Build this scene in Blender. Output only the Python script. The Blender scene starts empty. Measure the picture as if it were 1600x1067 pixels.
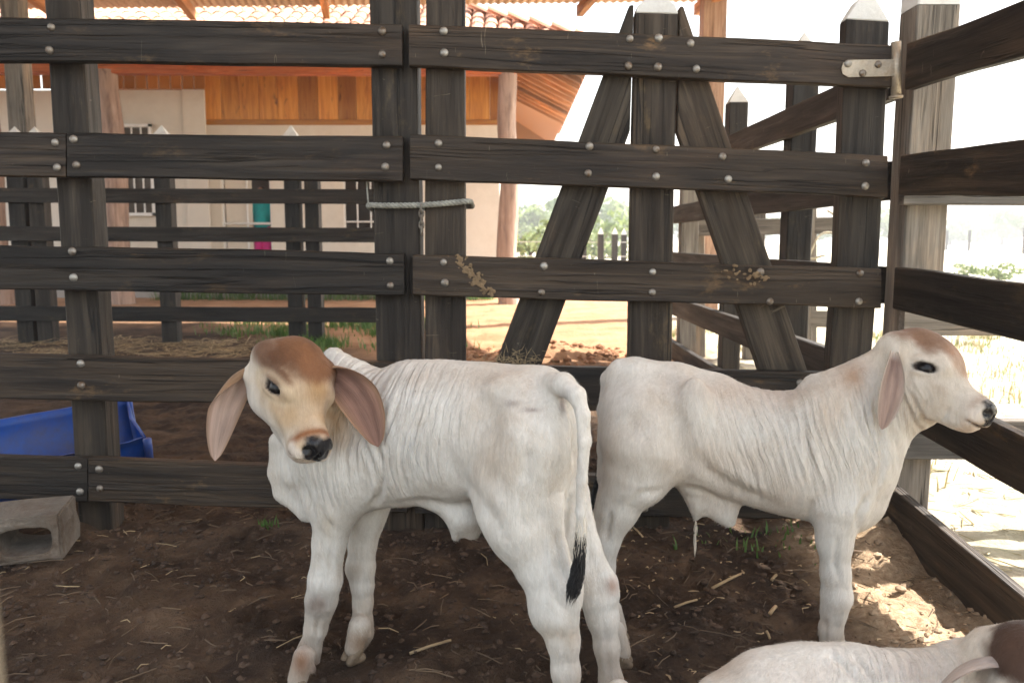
import bpy, bmesh, math, random
import numpy as np
from mathutils import Vector, Matrix

random.seed(7)
RNG = np.random.default_rng(11)
scene = bpy.context.scene
COL = scene.collection
R = math.radians

# ------------------------------------------------------------------ camera
CAM_H, PITCH, FPX = 1.0, R(7.0), 1291.0
cam_d = bpy.data.cameras.new("camera")
cam_d.sensor_width = 36.0
cam_d.lens = FPX / 1600.0 * 36.0
cam_d.clip_start = 0.02
cam_d.clip_end = 6000.0
cam_d.dof.use_dof = True
cam_d.dof.focus_distance = 1.9
cam_d.dof.aperture_fstop = 6.3
cam = bpy.data.objects.new("camera", cam_d)
cam.location = (0, 0, CAM_H)
cam.rotation_euler = (math.pi / 2 - PITCH, 0, 0)
COL.objects.link(cam)
scene.camera = cam

# ------------------------------------------------------------------ light
SUN_AZ, SUN_EL = R(68.0), R(47.0)          # azimuth measured from +Y towards +X
S_DIR = Vector((math.sin(SUN_AZ) * math.cos(SUN_EL), math.cos(SUN_AZ) * math.cos(SUN_EL), math.sin(SUN_EL)))
world = bpy.data.worlds.new("World")
scene.world = world
world.use_nodes = True
wn = world.node_tree.nodes
sky = wn.new("ShaderNodeTexSky")
sky.sky_type = 'NISHITA'
sky.sun_disc = False
sky.sun_elevation = SUN_EL
sky.sun_rotation = SUN_AZ
sky.air_density = 1.6
sky.dust_density = 3.0
sky.ozone_density = 1.0
hsv = wn.new("ShaderNodeHueSaturation")      # milky, hazy sky
hsv.inputs["Saturation"].default_value = 0.58
world.node_tree.links.new(sky.outputs[0], hsv.inputs["Color"])
world.node_tree.links.new(hsv.outputs[0], wn["Background"].inputs[0])
wn["Background"].inputs[1].default_value = 0.15
sun_d = bpy.data.lights.new("sun", 'SUN')
sun_d.energy = 5.0
sun_d.angle = R(0.5)
sun_d.color = (1.0, 0.95, 0.88)
sun = bpy.data.objects.new("sun", sun_d)
sun.rotation_euler = S_DIR.to_track_quat('Z', 'Y').to_euler()
COL.objects.link(sun)

scene.view_settings.view_transform = 'Standard'
scene.view_settings.look = 'None'
scene.view_settings.gamma = 1.0
scene.view_settings.use_curve_mapping = False
scene.view_settings.exposure = 1.92
scene.cycles.use_denoising = True
scene.cycles.max_bounces = 8
scene.cycles.diffuse_bounces = 5
scene.cycles.glossy_bounces = 3
scene.cycles.transmission_bounces = 4
scene.cycles.sample_clamp_indirect = 8.0

# ------------------------------------------------------------------ helpers
_ct, _st = math.cos(PITCH), math.sin(PITCH)

def P(px, py, Z):
    """Point in the place seen at photo pixel (px, py), Z metres ahead of the camera."""
    u, v = (px - 800.0) / FPX, (533.5 - py) / FPX
    t = Z / (_ct + v * _st)
    return Vector((u * t, Z, CAM_H + (-_st + v * _ct) * t))

def G(px, py, z=0.0):
    """Ground point (height z) seen at a photo pixel."""
    u, v = (px - 800.0) / FPX, (533.5 - py) / FPX
    t = (z - CAM_H) / (-_st + v * _ct)
    return Vector((u * t, (_ct + v * _st) * t, z))

def tag(o, label=None, cat=None, group=None, kind=None):
    if label: o["label"] = label
    if cat: o["category"] = cat
    if group: o["group"] = group
    if kind: o["kind"] = kind
    return o

def wloc(o):
    v = Vector((0, 0, 0))
    while o is not None:
        v = v + Vector(o.location); o = o.parent
    return v

def empty(name, loc):
    o = bpy.data.objects.new(name, None)
    o.location = loc
    o.empty_display_size = 0.1
    COL.objects.link(o)
    return o

def mk(name, verts, faces, mat, parent=None, smooth=False, attrs=None, origin=None):
    """One mesh object from world-space vertices, its origin at its own centre."""
    V = np.asarray([tuple(v) for v in verts] if not isinstance(verts, np.ndarray) else verts, dtype=np.float64)
    c = Vector(((V[:, 0].min() + V[:, 0].max()) / 2, (V[:, 1].min() + V[:, 1].max()) / 2, V[:, 2].min())) if origin is None else Vector(origin)
    me = bpy.data.meshes.new(name)
    me.from_pydata((V - np.array(c)).tolist(), [], faces if isinstance(faces, list) else faces.tolist())
    if attrs:
        for k, (typ, dat) in attrs.items():
            a = me.attributes.new(k, typ, 'POINT')
            dat = np.asarray(dat, dtype=np.float32)
            if typ == 'FLOAT': a.data.foreach_set('value', dat.ravel())
            elif typ == 'FLOAT_VECTOR': a.data.foreach_set('vector', dat.ravel())
            else: a.data.foreach_set('color', dat.ravel())
    me.materials.append(mat)
    if smooth:
        me.polygons.foreach_set('use_smooth', np.ones(len(me.polygons), dtype=bool))
    me.update()
    o = bpy.data.objects.new(name, me)
    COL.objects.link(o)
    if parent is not None:
        o.parent = parent
        o.location = c - wloc(parent)
    else:
        o.location = c
    return o

def copy_tree(o, parent=None):
    c = o.copy(); COL.objects.link(c); c.parent = parent
    for ch in list(o.children): copy_tree(ch, c)
    return c

class MB:
    """Collects pieces that belong to one part."""
    def __init__(s): s.v = []; s.f = []
    def add(s, v, f):
        n = len(s.v); s.v += [tuple(x) for x in v]; s.f += [tuple(i + n for i in q) for q in f]
    def box(s, c, d, rot=None):
        c = Vector(c)
        pts = [Vector((x * d[0] / 2, y * d[1] / 2, z * d[2] / 2)) for x in (-1, 1) for y in (-1, 1) for z in (-1, 1)]
        if rot is not None: pts = [rot @ p for p in pts]
        s.add([c + p for p in pts], [(0, 1, 3, 2), (4, 6, 7, 5), (0, 4, 5, 1), (2, 3, 7, 6), (0, 2, 6, 4), (1, 5, 7, 3)])
    def tube(s, pts, rad, n=8, cap=True):
        pts = [Vector(p) for p in pts]
        rr = rad if isinstance(rad, (list, tuple)) else [rad] * len(pts)
        rings = []
        up = Vector((0.13, 0.31, 0.94)).normalized()
        for i, p in enumerate(pts):
            t = (pts[min(i + 1, len(pts) - 1)] - pts[max(i - 1, 0)]).normalized()
            a = t.cross(up)
            if a.length < 1e-3: a = t.cross(Vector((1, 0, 0)))
            a.normalize(); b = t.cross(a)
            rings.append([p + (a * math.cos(2 * math.pi * k / n) + b * math.sin(2 * math.pi * k / n)) * rr[i] for k in range(n)])
        v = [q for r_ in rings for q in r_]
        f = []
        for i in range(len(rings) - 1):
            for k in range(n):
                f.append((i * n + k, i * n + (k + 1) % n, (i + 1) * n + (k + 1) % n, (i + 1) * n + k))
        if cap:
            f.append(tuple(range(n))[::-1]); f.append(tuple((len(rings) - 1) * n + k for k in range(n)))
        s.add(v, f)
    def build(s, name, mat, parent=None, smooth=False): return mk(name, s.v, s.f, mat, parent, smooth)

# ---- value noise in numpy
_tab = np.random.default_rng(3).random((64, 64, 64)).astype(np.float32)
def vnoise(p):
    p = np.asarray(p, dtype=np.float64)
    i = np.floor(p).astype(int); f = p - i
    f = f * f * (3 - 2 * f)
    out = 0
    for a in (0, 1):
        wa = f[..., 0] if a else 1 - f[..., 0]
        for b in (0, 1):
            wb = f[..., 1] if b else 1 - f[..., 1]
            for c in (0, 1):
                wc = f[..., 2] if c else 1 - f[..., 2]
                out = out + wa * wb * wc * _tab[(i[..., 0] + a) % 64, (i[..., 1] + b) % 64, (i[..., 2] + c) % 64]
    return out
def fbm(p, o=4):
    p = np.asarray(p, dtype=np.float64)
    s, a, t = 0, 1.0, 0
    for k in range(o):
        s = s + a * vnoise(p * (2.03 ** k) + 17.3 * k); t += a; a *= 0.5
    return s / t

# ---- planks: chamfered, slightly uneven, with grain coordinates stored on the mesh
def plank(name, quad, dvec, mat, parent, wob=0.0015, seg=None, ch=0.004, tip=None):
    """quad: near face TL, TR, BR, BL (length runs TL->TR). dvec: from near face to far face."""
    TL, TR, BR, BL = [Vector(q) for q in quad]
    dvec = Vector(dvec)
    L = ((TR - TL).length + (BR - BL).length) / 2
    W = ((TL - BL).length + (TR - BR).length) / 2
    T = dvec.length
    n = seg or max(2, min(40, int(L / 0.09)))
    off = (random.uniform(-50, 50), random.uniform(-50, 50), random.uniform(-50, 50))
    c = ch
    prof = [(c / W, 0), (1 - c / W, 0), (1, c / T), (1, 1 - c / T), (1 - c / W, 1), (c / W, 1), (0, 1 - c / T), (0, c / T)]
    V, A, F = [], [], []
    ph = [random.uniform(0, 100) for _ in range(8)]
    for i in range(n + 1):
        s = i / n
        top, bot = TL.lerp(TR, s), BL.lerp(BR, s)
        for k, (a, d) in enumerate(prof):
            p = top.lerp(bot, a) + dvec * d
            w = (fbm(np.array([s * L * 3.1 + ph[0 if a < .5 else 1], ph[2], 0.5]), 3) - 0.5) * 2 * wob * 2.2
            p = p + (top - bot).normalized() * float(w) + dvec.normalized() * float((fbm(np.array([s * L * 4 + ph[3], a * 2, d]), 2) - .5) * wob * 1.5)
            V.append(p); A.append((s * L + off[0], a * W + off[1], d * T + off[2]))
    for i in range(n):
        for k in range(8):
            F.append((i * 8 + k, (i + 1) * 8 + k, (i + 1) * 8 + (k + 1) % 8, i * 8 + (k + 1) % 8))
    F.append(tuple(range(8)))
    F.append(tuple(n * 8 + k for k in reversed(range(8))))
    return mk(name, V, F, mat, parent, False, {'gc': ('FLOAT_VECTOR', A)})

def vplank(name, poly, Yn, th, mat, parent, slices=10, off=None):
    """Upright plank from an outline in the plane Y=Yn (list of world points, any simple polygon), thickness th backwards."""
    off = off or (random.uniform(-50, 50), random.uniform(-50, 50), random.uniform(-50, 50))
    bm = bmesh.new()
    vs = [bm.verts.new(p) for p in poly]
    f = bm.faces.new(vs)
    r = bmesh.ops.extrude_face_region(bm, geom=[f])
    nv = [g for g in r['geom'] if isinstance(g, bmesh.types.BMVert)]
    for v in nv: v.co.y += th
    bmesh.ops.recalc_face_normals(bm, faces=bm.faces)
    bmesh.ops.bevel(bm, geom=list(bm.edges), offset=0.003, segments=1, affect='EDGES')
    bmesh.ops.triangulate(bm, faces=[q for q in bm.faces if len(q.verts) > 4])
    V = [v.co.copy() for v in bm.verts]
    bm.verts.index_update()
    F = [tuple(v.index for v in q.verts) for q in bm.faces]
    bm.free()
    # grain runs along the longest direction of the outline
    c = sum((Vector(p) for p in poly), Vector()) / len(poly)
    far = max(poly, key=lambda p: (Vector(p) - c).length)
    M = np.array([[p[0] - c[0], p[2] - c[2]] for p in poly])
    ev, evec = np.linalg.eigh(M.T @ M)
    d = evec[:, 1]; q = evec[:, 0]
    A = [((p[0] - c[0]) * d[0] + (p[2] - c[2]) * d[1] + off[0], (p[0] - c[0]) * q[0] + (p[2] - c[2]) * q[1] + off[1], p[1] + off[2]) for p in V]
    return mk(name, V, F, mat, parent, False, {'gc': ('FLOAT_VECTOR', A)})

# ---- smooth implicit bodies -> mesh (naive surface nets)
class SDF:
    def __init__(s): s.p = []
    def cone(s, a, ra, b, rb, k=0.03, sq=None, op='+'):
        s.p.append(('c', np.array(a, float), ra, np.array(b, float), rb, k, sq, op))
    def chain(s, pts, k=0.03, sq=None):
        for (a, ra), (b, rb) in zip(pts[:-1], pts[1:]): s.cone(a, ra, b, rb, k, sq)
    def ell(s, c, rad, axes=None, k=0.02, op='+'):
        ax = np.eye(3) if axes is None else np.array([list(a) for a in axes], float)
        s.p.append(('e', np.array(c, float), np.array(rad, float), ax, None, k, None, op))
    def mesh(s, vox=0.005, smooth=2):
        lo, hi = np.full(3, 1e9), np.full(3, -1e9)
        bx = []
        for q in s.p:
            if q[0] == 'c':
                m = max(q[2], q[4]); l = np.minimum(q[1] , q[3]) - m; h = np.maximum(q[1], q[3]) + m
            else:
                m = max(q[2]); l = q[1] - m; h = q[1] + m
            bx.append((l, h))
            if q[7] == '+': lo = np.minimum(lo, l); hi = np.maximum(hi, h)
        lo -= 0.02; hi += 0.02
        n = np.ceil((hi - lo) / vox).astype(int) + 1
        BIG = 0.08
        Fd = np.full(tuple(n), BIG, np.float32)
        ax = [lo[i] + np.arange(n[i]) * vox for i in range(3)]
        for q, (l, h) in zip(s.p, bx):
            mg = 0.05 + q[5]
            i0 = np.maximum(np.floor((l - mg - lo) / vox).astype(int), 0)
            i1 = np.minimum(np.ceil((h + mg - lo) / vox).astype(int) + 1, n)
            if (i1 <= i0).any(): continue
            X, Y, Z = np.meshgrid(ax[0][i0[0]:i1[0]], ax[1][i0[1]:i1[1]], ax[2][i0[2]:i1[2]], indexing='ij', sparse=True)
            if q[0] == 'c':
                a, ra, b, rb, sq = q[1], q[2], q[3], q[4], q[6]
                px, py, pz = X - a[0], Y - a[1], Z - a[2]
                ba = b - a
                if sq is not None:
                    v, sc = np.array(sq[0], float), sq[1]
                    dv = (px * v[0] + py * v[1] + pz * v[2]) * (1 / sc - 1)
                    px, py, pz = px + v[0] * dv, py + v[1] * dv, pz + v[2] * dv
                    ba = ba + v * (ba @ v) * (1 / sc - 1)
                t = np.clip((px * ba[0] + py * ba[1] + pz * ba[2]) / max(ba @ ba, 1e-12), 0, 1)
                d = np.sqrt((px - ba[0] * t) ** 2 + (py - ba[1] * t) ** 2 + (pz - ba[2] * t) ** 2) - (ra + (rb - ra) * t)
                if sq is not None: d = d * (0.5 + 0.5 * sq[1])
            else:
                c, rad, A = q[1], q[2], q[3]
                px, py, pz = X - c[0], Y - c[1], Z - c[2]
                e = [(px * A[i, 0] + py * A[i, 1] + pz * A[i, 2]) for i in range(3)]
                k0 = np.sqrt(sum((e[i] / rad[i]) ** 2 for i in range(3)))
                k1 = np.sqrt(sum((e[i] / rad[i] ** 2) ** 2 for i in range(3)))
                d = k0 * (k0 - 1) / np.maximum(k1, 1e-6)
            sl = tuple(slice(i0[i], i1[i]) for i in range(3))
            A0 = Fd[sl]; k = q[5]
            d = d.astype(np.float32)
            if q[7] == '+':
                hh = np.clip(.5 + .5 * (d - A0) / k, 0, 1)
                Fd[sl] = d * (1 - hh) + A0 * hh - k * hh * (1 - hh)
            else:
                d = -d
                hh = np.clip(.5 - .5 * (d - A0) / k, 0, 1)
                Fd[sl] = d * (1 - hh) + A0 * hh + k * hh * (1 - hh)
        return surface_nets(Fd, lo, vox, smooth)

def surface_nets(F, lo, vox, smooth):
    I = F < 0
    cnt = sum(I[a:I.shape[0] - 1 + a, b:I.shape[1] - 1 + b, c:I.shape[2] - 1 + c].astype(np.int8) for a in (0, 1) for b in (0, 1) for c in (0, 1))
    act = (cnt > 0) & (cnt < 8)
    idx = np.argwhere(act)
    cid = np.full(act.shape, -1, np.int64); cid[act] = np.arange(len(idx))
    off = np.array([(a, b, c) for a in (0, 1) for b in (0, 1) for c in (0, 1)])
    val = np.stack([F[idx[:, 0] + o[0], idx[:, 1] + o[1], idx[:, 2] + o[2]] for o in off], 1)
    acc = np.zeros((len(idx), 3)); w = np.zeros(len(idx))
    for i in range(8):
        for j in range(i + 1, 8):
            if np.abs(off[i] - off[j]).sum() != 1: continue
            m = (val[:, i] < 0) != (val[:, j] < 0)
            t = np.where(m, val[:, i] / np.where(m, val[:, i] - val[:, j], 1), 0)
            acc += np.where(m[:, None], off[i] + t[:, None] * (off[j] - off[i]), 0); w += m
    V = lo + vox * (idx + acc / w[:, None])
    faces = []
    for axn in range(3):
        s0 = [slice(None)] * 3; s1 = [slice(None)] * 3
        s0[axn] = slice(0, -1); s1[axn] = slice(1, None)
        A, B = I[tuple(s0)], I[tuple(s1)]
        e = np.argwhere(A != B)
        u, v = (axn + 1) % 3, (axn + 2) % 3
        ok = (e[:, u] > 0) & (e[:, v] > 0) & (e[:, u] < act.shape[u]) & (e[:, v] < act.shape[v])
        e = e[ok]
        fl = A[e[:, 0], e[:, 1], e[:, 2]]
        q = []
        for du, dv in ((-1, -1), (0, -1), (0, 0), (-1, 0)):
            c = e.copy(); c[:, u] += du; c[:, v] += dv
            q.append(cid[c[:, 0], c[:, 1], c[:, 2]])
        q = np.stack(q, 1)
        q = np.where(fl[:, None], q, q[:, ::-1])
        faces.append(q)
    Q = np.concatenate(faces)
    Q = Q[(Q >= 0).all(1)]
    E = np.concatenate([Q[:, [0, 1]], Q[:, [1, 2]], Q[:, [2, 3]], Q[:, [3, 0]]])
    for it in range(smooth):
        for lam in (0.5, -0.45):
            S = np.zeros_like(V); c = np.zeros(len(V))
            np.add.at(S, E[:, 0], V[E[:, 1]]); np.add.at(S, E[:, 1], V[E[:, 0]])
            np.add.at(c, E[:, 0], 1); np.add.at(c, E[:, 1], 1)
            V = V + lam * (S / np.maximum(c, 1)[:, None] - V)
    return V, Q

def vnormals(V, Q):
    n = np.cross(V[Q[:, 2]] - V[Q[:, 0]], V[Q[:, 3]] - V[Q[:, 1]])
    N = np.zeros_like(V)
    for i in range(4): np.add.at(N, Q[:, i], n)
    return N / np.maximum(np.linalg.norm(N, axis=1, keepdims=True), 1e-9)

def sstep(a, b, x):
    t = np.clip((x - a) / (b - a), 0, 1)
    return t * t * (3 - 2 * t)
# ------------------------------------------------------------------ materials
class NT:
    def __init__(s, name):
        s.m = bpy.data.materials.new(name); s.m.use_nodes = True
        s.t = s.m.node_tree; s.b = s.t.nodes["Principled BSDF"]
    def n(s, typ, **kw):
        nd = s.t.nodes.new(typ)
        for k, v in kw.items():
            if k in nd.inputs: nd.inputs[k].default_value = v
            else: setattr(nd, k, v)
        return nd
    def l(s, a, b): s.t.links.new(a, b)
    def set(s, **kw):
        for k, v in kw.items(): s.b.inputs[k.replace('_', ' ')].default_value = v
    def mapv(s, vec, scale, loc=(0, 0, 0)):
        m = s.n("ShaderNodeMapping"); m.inputs['Scale'].default_value = scale; m.inputs['Location'].default_value = loc
        s.l(vec, m.inputs['Vector']); return m.outputs[0]
    def noise(s, vec, scale=5.0, detail=4.0, rough=0.55, dist=0.0):
        nd = s.n("ShaderNodeTexNoise"); nd.inputs['Scale'].default_value = scale; nd.inputs['Detail'].default_value = detail
        nd.inputs['Roughness'].default_value = rough; nd.inputs['Distortion'].default_value = dist
        if vec is not None: s.l(vec, nd.inputs['Vector'])
        return nd.outputs[0]
    def ramp(s, fac, stops):
        r = s.n("ShaderNodeValToRGB"); e = r.color_ramp.elements
        while len(e) < len(stops): e.new(0.5)
        for i, (p, c) in enumerate(stops):
            e[i].position = p; e[i].color = (*c, 1) if len(c) == 3 else c
        s.l(fac, r.inputs[0]); return r.outputs[0]
    def mix(s, fac, a, b, mode='MIX'):
        m = s.n("ShaderNodeMix", data_type='RGBA', blend_type=mode)
        for sock, val in ((m.inputs[0], fac), (m.inputs[6], a), (m.inputs[7], b)):
            if hasattr(val, 'is_linked') or hasattr(val, 'links'): s.l(val, sock)
            elif isinstance(val, (int, float)): sock.default_value = val
            else: sock.default_value = (*val, 1) if len(val) == 3 else val
        return m.outputs[2]
    def math(s, op, a, b=0.0):
        m = s.n("ShaderNodeMath", operation=op)
        for sock, val in ((m.inputs[0], a), (m.inputs[1], b)):
            if isinstance(val, (int, float)): sock.default_value = val
            else: s.l(val, sock)
        return m.outputs[0]
    def bump(s, h, dist=0.01, strength=1.0, prev=None):
        b = s.n("ShaderNodeBump"); b.inputs['Strength'].default_value = strength; b.inputs['Distance'].default_value = dist
        s.l(h, b.inputs['Height'])
        if prev is not None: s.l(prev, b.inputs['Normal'])
        return b.outputs[0]
    def attr(s, name, out=1):
        a = s.n("ShaderNodeAttribute", attribute_name=name); return a.outputs[out]
    def obj(s): return s.n("ShaderNodeTexCoord").outputs['Object']
    def geo(s): return s.n("ShaderNodeNewGeometry").outputs['Position']
    def rnd(s): return s.n("ShaderNodeObjectInfo").outputs['Random']

def wood(name, dark, mid, light, rough=0.6, dirt=(0.16, 0.115, 0.06), dirt_amt=0.5, spec=0.35, scratch=0.3):
    m = NT(name); v = m.attr('gc')
    g1 = m.noise(m.mapv(v, (1.6, 26, 20)), 1.0, 6, 0.62, 0.6)
    g2 = m.noise(m.mapv(v, (5, 160, 120)), 1.0, 3, 0.6)
    g3 = m.noise(m.mapv(v, (1.1, 5, 5)), 1.0, 5, 0.6, 0.5)
    base = m.ramp(g1, [(0.28, dark), (0.5, mid), (0.74, light)])
    base = m.mix(m.math('MULTIPLY', m.ramp(g3, [(0.45, (0, 0, 0)), (0.75, (1, 1, 1))]), 0.55), base, light)
    base = m.mix(0.45, base, m.ramp(g2, [(0.3, (0.35, 0.35, 0.35)), (0.7, (1.25, 1.25, 1.25))]), 'MULTIPLY')
    # dried mud and rubbed patches
    d = m.noise(m.mapv(v, (2.6, 6, 6)), 1.3, 8, 0.68, 0.3)
    d2 = m.noise(m.mapv(v, (14, 30, 30)), 1.0, 4, 0.7)
    dm = m.math('MULTIPLY', m.ramp(d, [(0.57, (0, 0, 0)), (0.68, (1, 1, 1))]), m.ramp(d2, [(0.42, (0, 0, 0)), (0.6, (1, 1, 1))]))
    base = m.mix(m.math('MULTIPLY', dm, dirt_amt), base, dirt)
    sc = m.noise(m.mapv(v, (60, 9, 9)), 1.0, 2, 0.5, 1.5)
    base = m.mix(m.math('MULTIPLY', m.ramp(sc, [(0.735, (0, 0, 0)), (0.76, (1, 1, 1))]), scratch), base, (0.34, 0.3, 0.24))
    ck = m.noise(m.mapv(v, (0.55, 30, 24), (3, 9, 2)), 1.0, 3, 0.5, 0.5)
    ckm = m.ramp(ck, [(0.482, (0, 0, 0)), (0.494, (1, 1, 1)), (0.506, (1, 1, 1)), (0.518, (0, 0, 0))])
    cks = m.math('MULTIPLY', ckm, m.ramp(m.noise(m.mapv(v, (1.3, 7, 7)), 1.0, 3, 0.5), [(0.47, (0, 0, 0)), (0.6, (1, 1, 1))]))
    base = m.mix(m.math('MULTIPLY', cks, 0.85), base, (0.004, 0.003, 0.0025))
    tint = m.ramp(m.rnd(), [(0.0, (0.44, 0.44, 0.44)), (0.35, (0.75, 0.73, 0.70)), (0.7, (0.98, 0.93, 0.87)), (1.0, (1.25, 1.17, 1.06))])
    base = m.mix(1.0, base, tint, 'MULTIPLY')
    # pale rubbed streaks along the grain
    rb = m.noise(m.mapv(v, (1.0, 3.4, 3.4), (7, 3, 1)), 1.0, 6, 0.6, 0.4)
    base = m.mix(m.math('MULTIPLY', m.ramp(rb, [(0.54, (0, 0, 0)), (0.74, (1, 1, 1))]), 0.55), base, m.mix(1.0, base, (2.7, 2.2, 1.7), 'MULTIPLY'))
    m.l(base, m.b.inputs['Base Color'])
    m.set(Roughness=rough); m.b.inputs['Specular IOR Level'].default_value = spec
    m.l(m.ramp(g1, [(0.3, (rough + .15,) * 3), (0.7, (rough - .1,) * 3)]), m.b.inputs['Roughness'])
    bp = m.bump(g1, 0.006, 0.75)
    bp = m.bump(g2, 0.0022, 0.7, bp)
    bp = m.bump(m.math('SUBTRACT', 1.0, cks), 0.004, 0.9, bp)
    m.l(bp, m.b.inputs['Normal'])
    return m.m

M = {}
M['fence'] = wood('dark_stained_wood', (0.008, 0.0055, 0.0040), (0.025, 0.0175, 0.0122), (0.078, 0.054, 0.034), 0.58, dirt=(0.20, 0.125, 0.06), dirt_amt=0.75)
M['post'] = wood('dark_post_wood', (0.011, 0.0080, 0.0060), (0.030, 0.0225, 0.0165), (0.072, 0.055, 0.039), 0.66)
M['brace'] = wood('weathered_brace_wood', (0.014, 0.011, 0.0085), (0.045, 0.035, 0.026), (0.105, 0.083, 0.06), 0.74)
M['greywood'] = wood('grey_weathered_wood', (0.09, 0.08, 0.072), (0.17, 0.155, 0.14), (0.27, 0.25, 0.225), 0.8, dirt_amt=0.3, scratch=0.1)
M['farwood'] = wood('dark_far_wood', (0.012, 0.009, 0.0075), (0.026, 0.020, 0.016), (0.05, 0.040, 0.031), 0.65)
M['roofpost'] = wood('red_brown_roof_wood', (0.16, 0.09, 0.06), (0.27, 0.17, 0.12), (0.38, 0.27, 0.2), 0.8, dirt_amt=0.2)
M['beam'] = wood('painted_orange_beam', (0.42, 0.085, 0.02), (0.60, 0.15, 0.04), (0.66, 0.24, 0.08), 0.6, dirt_amt=0.1, scratch=0)
M['rafter'] = wood('rafter_wood', (0.30, 0.13, 0.05), (0.46, 0.22, 0.10), (0.58, 0.32, 0.17), 0.65, dirt_amt=0.1, scratch=0)

def varnished():
    m = NT('varnished_boards'); v = m.attr('gc')
    g1 = m.noise(m.mapv(v, (1.2, 14, 10)), 1.0, 5, 0.6, 1.0)
    kn = m.noise(m.mapv(v, (3.0, 9, 9)), 1.0, 3, 0.5, 0.6)
    c = m.ramp(g1, [(0.3, (0.42, 0.16, 0.026)), (0.55, (0.64, 0.31, 0.062)), (0.8, (0.74, 0.44, 0.14))])
    c = m.mix(m.ramp(kn, [(0.66, (0, 0, 0)), (0.75, (0.8, 0.8, 0.8))]), c, (0.09, 0.035, 0.012))
    t = m.ramp(m.rnd(), [(0.0, (0.5, 0.42, 0.34)), (0.5, (0.95, 0.88, 0.78)), (1.0, (1.25, 1.12, 1.0))])
    c = m.mix(1.0, c, t, 'MULTIPLY')
    m.l(c, m.b.inputs['Base Color']); m.set(Roughness=0.42)
    m.l(m.bump(g1, 0.004, 0.5), m.b.inputs['Normal'])
    return m.m
M['varnish'] = varnished()

def log_mat():
    m = NT('peeled_log'); o = m.obj()
    g = m.noise(m.mapv(o, (16, 16, 1.6)), 1.0, 6, 0.62, 0.8)
    k = m.noise(m.mapv(o, (3, 3, 1.3)), 1.3, 4, 0.55, 0.4)
    c = m.ramp(g, [(0.3, (0.19, 0.12, 0.09)), (0.55, (0.38, 0.26, 0.20)), (0.78, (0.52, 0.39, 0.31))])
    c = m.mix(m.ramp(k, [(0.62, (0, 0, 0)), (0.72, (0.75, 0.75, 0.75))]), c, (0.10, 0.055, 0.035))
    m.l(c, m.b.inputs['Base Color']); m.set(Roughness=0.75)
    m.l(m.bump(g, 0.02, 0.6), m.b.inputs['Normal'])
    return m.m
M['log'] = log_mat()

def simple(name, col, rough=0.7, var=0.25, scale=6.0, bump=0.003, metallic=0.0, spec=0.5, coord='obj', dirtcol=None, dirtamt=0.0):
    m = NT(name); v = m.obj() if coord == 'obj' else m.geo()
    n = m.noise(v, scale, 6, 0.62, 0.2)
    c = m.ramp(n, [(0.3, tuple(x * (1 - var) for x in col)), (0.7, tuple(min(1, x * (1 + var)) for x in col))])
    if dirtcol:
        n2 = m.noise(v, scale * 0.5, 7, 0.7)
        c = m.mix(m.math('MULTIPLY', m.ramp(n2, [(0.45, (0, 0, 0)), (0.65, (1, 1, 1))]), dirtamt), c, dirtcol)
    m.l(c, m.b.inputs['Base Color']); m.set(Roughness=rough, Metallic=metallic)
    m.b.inputs['Specular IOR Level'].default_value = spec
    if bump:
        n3 = m.noise(v, scale * 6, 5, 0.6)
        m.l(m.bump(n3, bump, 0.7), m.b.inputs['Normal'])
    return m.m
def bolt_mat():
    m = NT('galvanised_bolt'); v = m.obj()
    n = m.noise(v, 90, 5, 0.65); r = m.rnd()
    rust = m.ramp(n, [(0.42, (0, 0, 0)), (0.62, (1, 1, 1))])
    c = m.mix(m.math('MULTIPLY', rust, m.ramp(r, [(0.0, (0.25, 0.25, 0.25)), (1.0, (1, 1, 1))])), m.ramp(r, [(0, (0.40, 0.38, 0.34)), (1, (0.20, 0.175, 0.145))]), (0.13, 0.075, 0.04))
    m.l(c, m.b.inputs['Base Color']); m.set(Metallic=0.6, Roughness=0.45)
    m.l(m.bump(n, 0.0012, 0.7), m.b.inputs['Normal'])
    return m.m
M['bolt'] = bolt_mat()
M['hinge'] = simple('dusty_hinge_steel', (0.47, 0.40, 0.31), 0.5, 0.3, 30, 0.001, 0.55, dirtcol=(0.25, 0.17, 0.1), dirtamt=0.7)
M['plaster'] = simple('cream_plaster', (0.74, 0.69, 0.61), 0.88, 0.07, 1.2, 0.002, coord='geo', dirtcol=(0.45, 0.38, 0.29), dirtamt=0.4)
M['plinth'] = simple('grey_plinth', (0.36, 0.33, 0.30), 0.9, 0.12, 2, 0.004, coord='geo')
M['whitemetal'] = simple('white_painted_metal', (0.78, 0.78, 0.76), 0.45, 0.05, 8, 0)
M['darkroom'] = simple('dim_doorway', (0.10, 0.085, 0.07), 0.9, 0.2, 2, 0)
M['tile'] = simple('clay_roof_tile', (0.56, 0.27, 0.16), 0.85, 0.3, 1.7, 0.004, coord='geo', dirtcol=(0.5, 0.38, 0.3), dirtamt=0.5)
M['sheet'] = simple('corrugated_roof_sheet', (0.55, 0.40, 0.28), 0.7, 0.15, 1.5, 0.001, coord='geo')
M['bluedrum'] = simple('blue_plastic', (0.008, 0.075, 0.38), 0.42, 0.3, 5, 0.001, dirtcol=(0.075, 0.055, 0.045), dirtamt=0.7)
M['concrete'] = simple('concrete_block', (0.20, 0.165, 0.13), 0.95, 0.4, 9, 0.012, dirtcol=(0.085, 0.053, 0.032), dirtamt=0.95)
M['whitetip'] = simple('whitewash', (0.74, 0.73, 0.70), 0.85, 0.1, 14, 0.002, dirtcol=(0.35, 0.32, 0.28), dirtamt=0.4)
M['rope'] = simple('grey_rope', (0.30, 0.29, 0.25), 0.9, 0.35, 50, 0.002)
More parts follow.
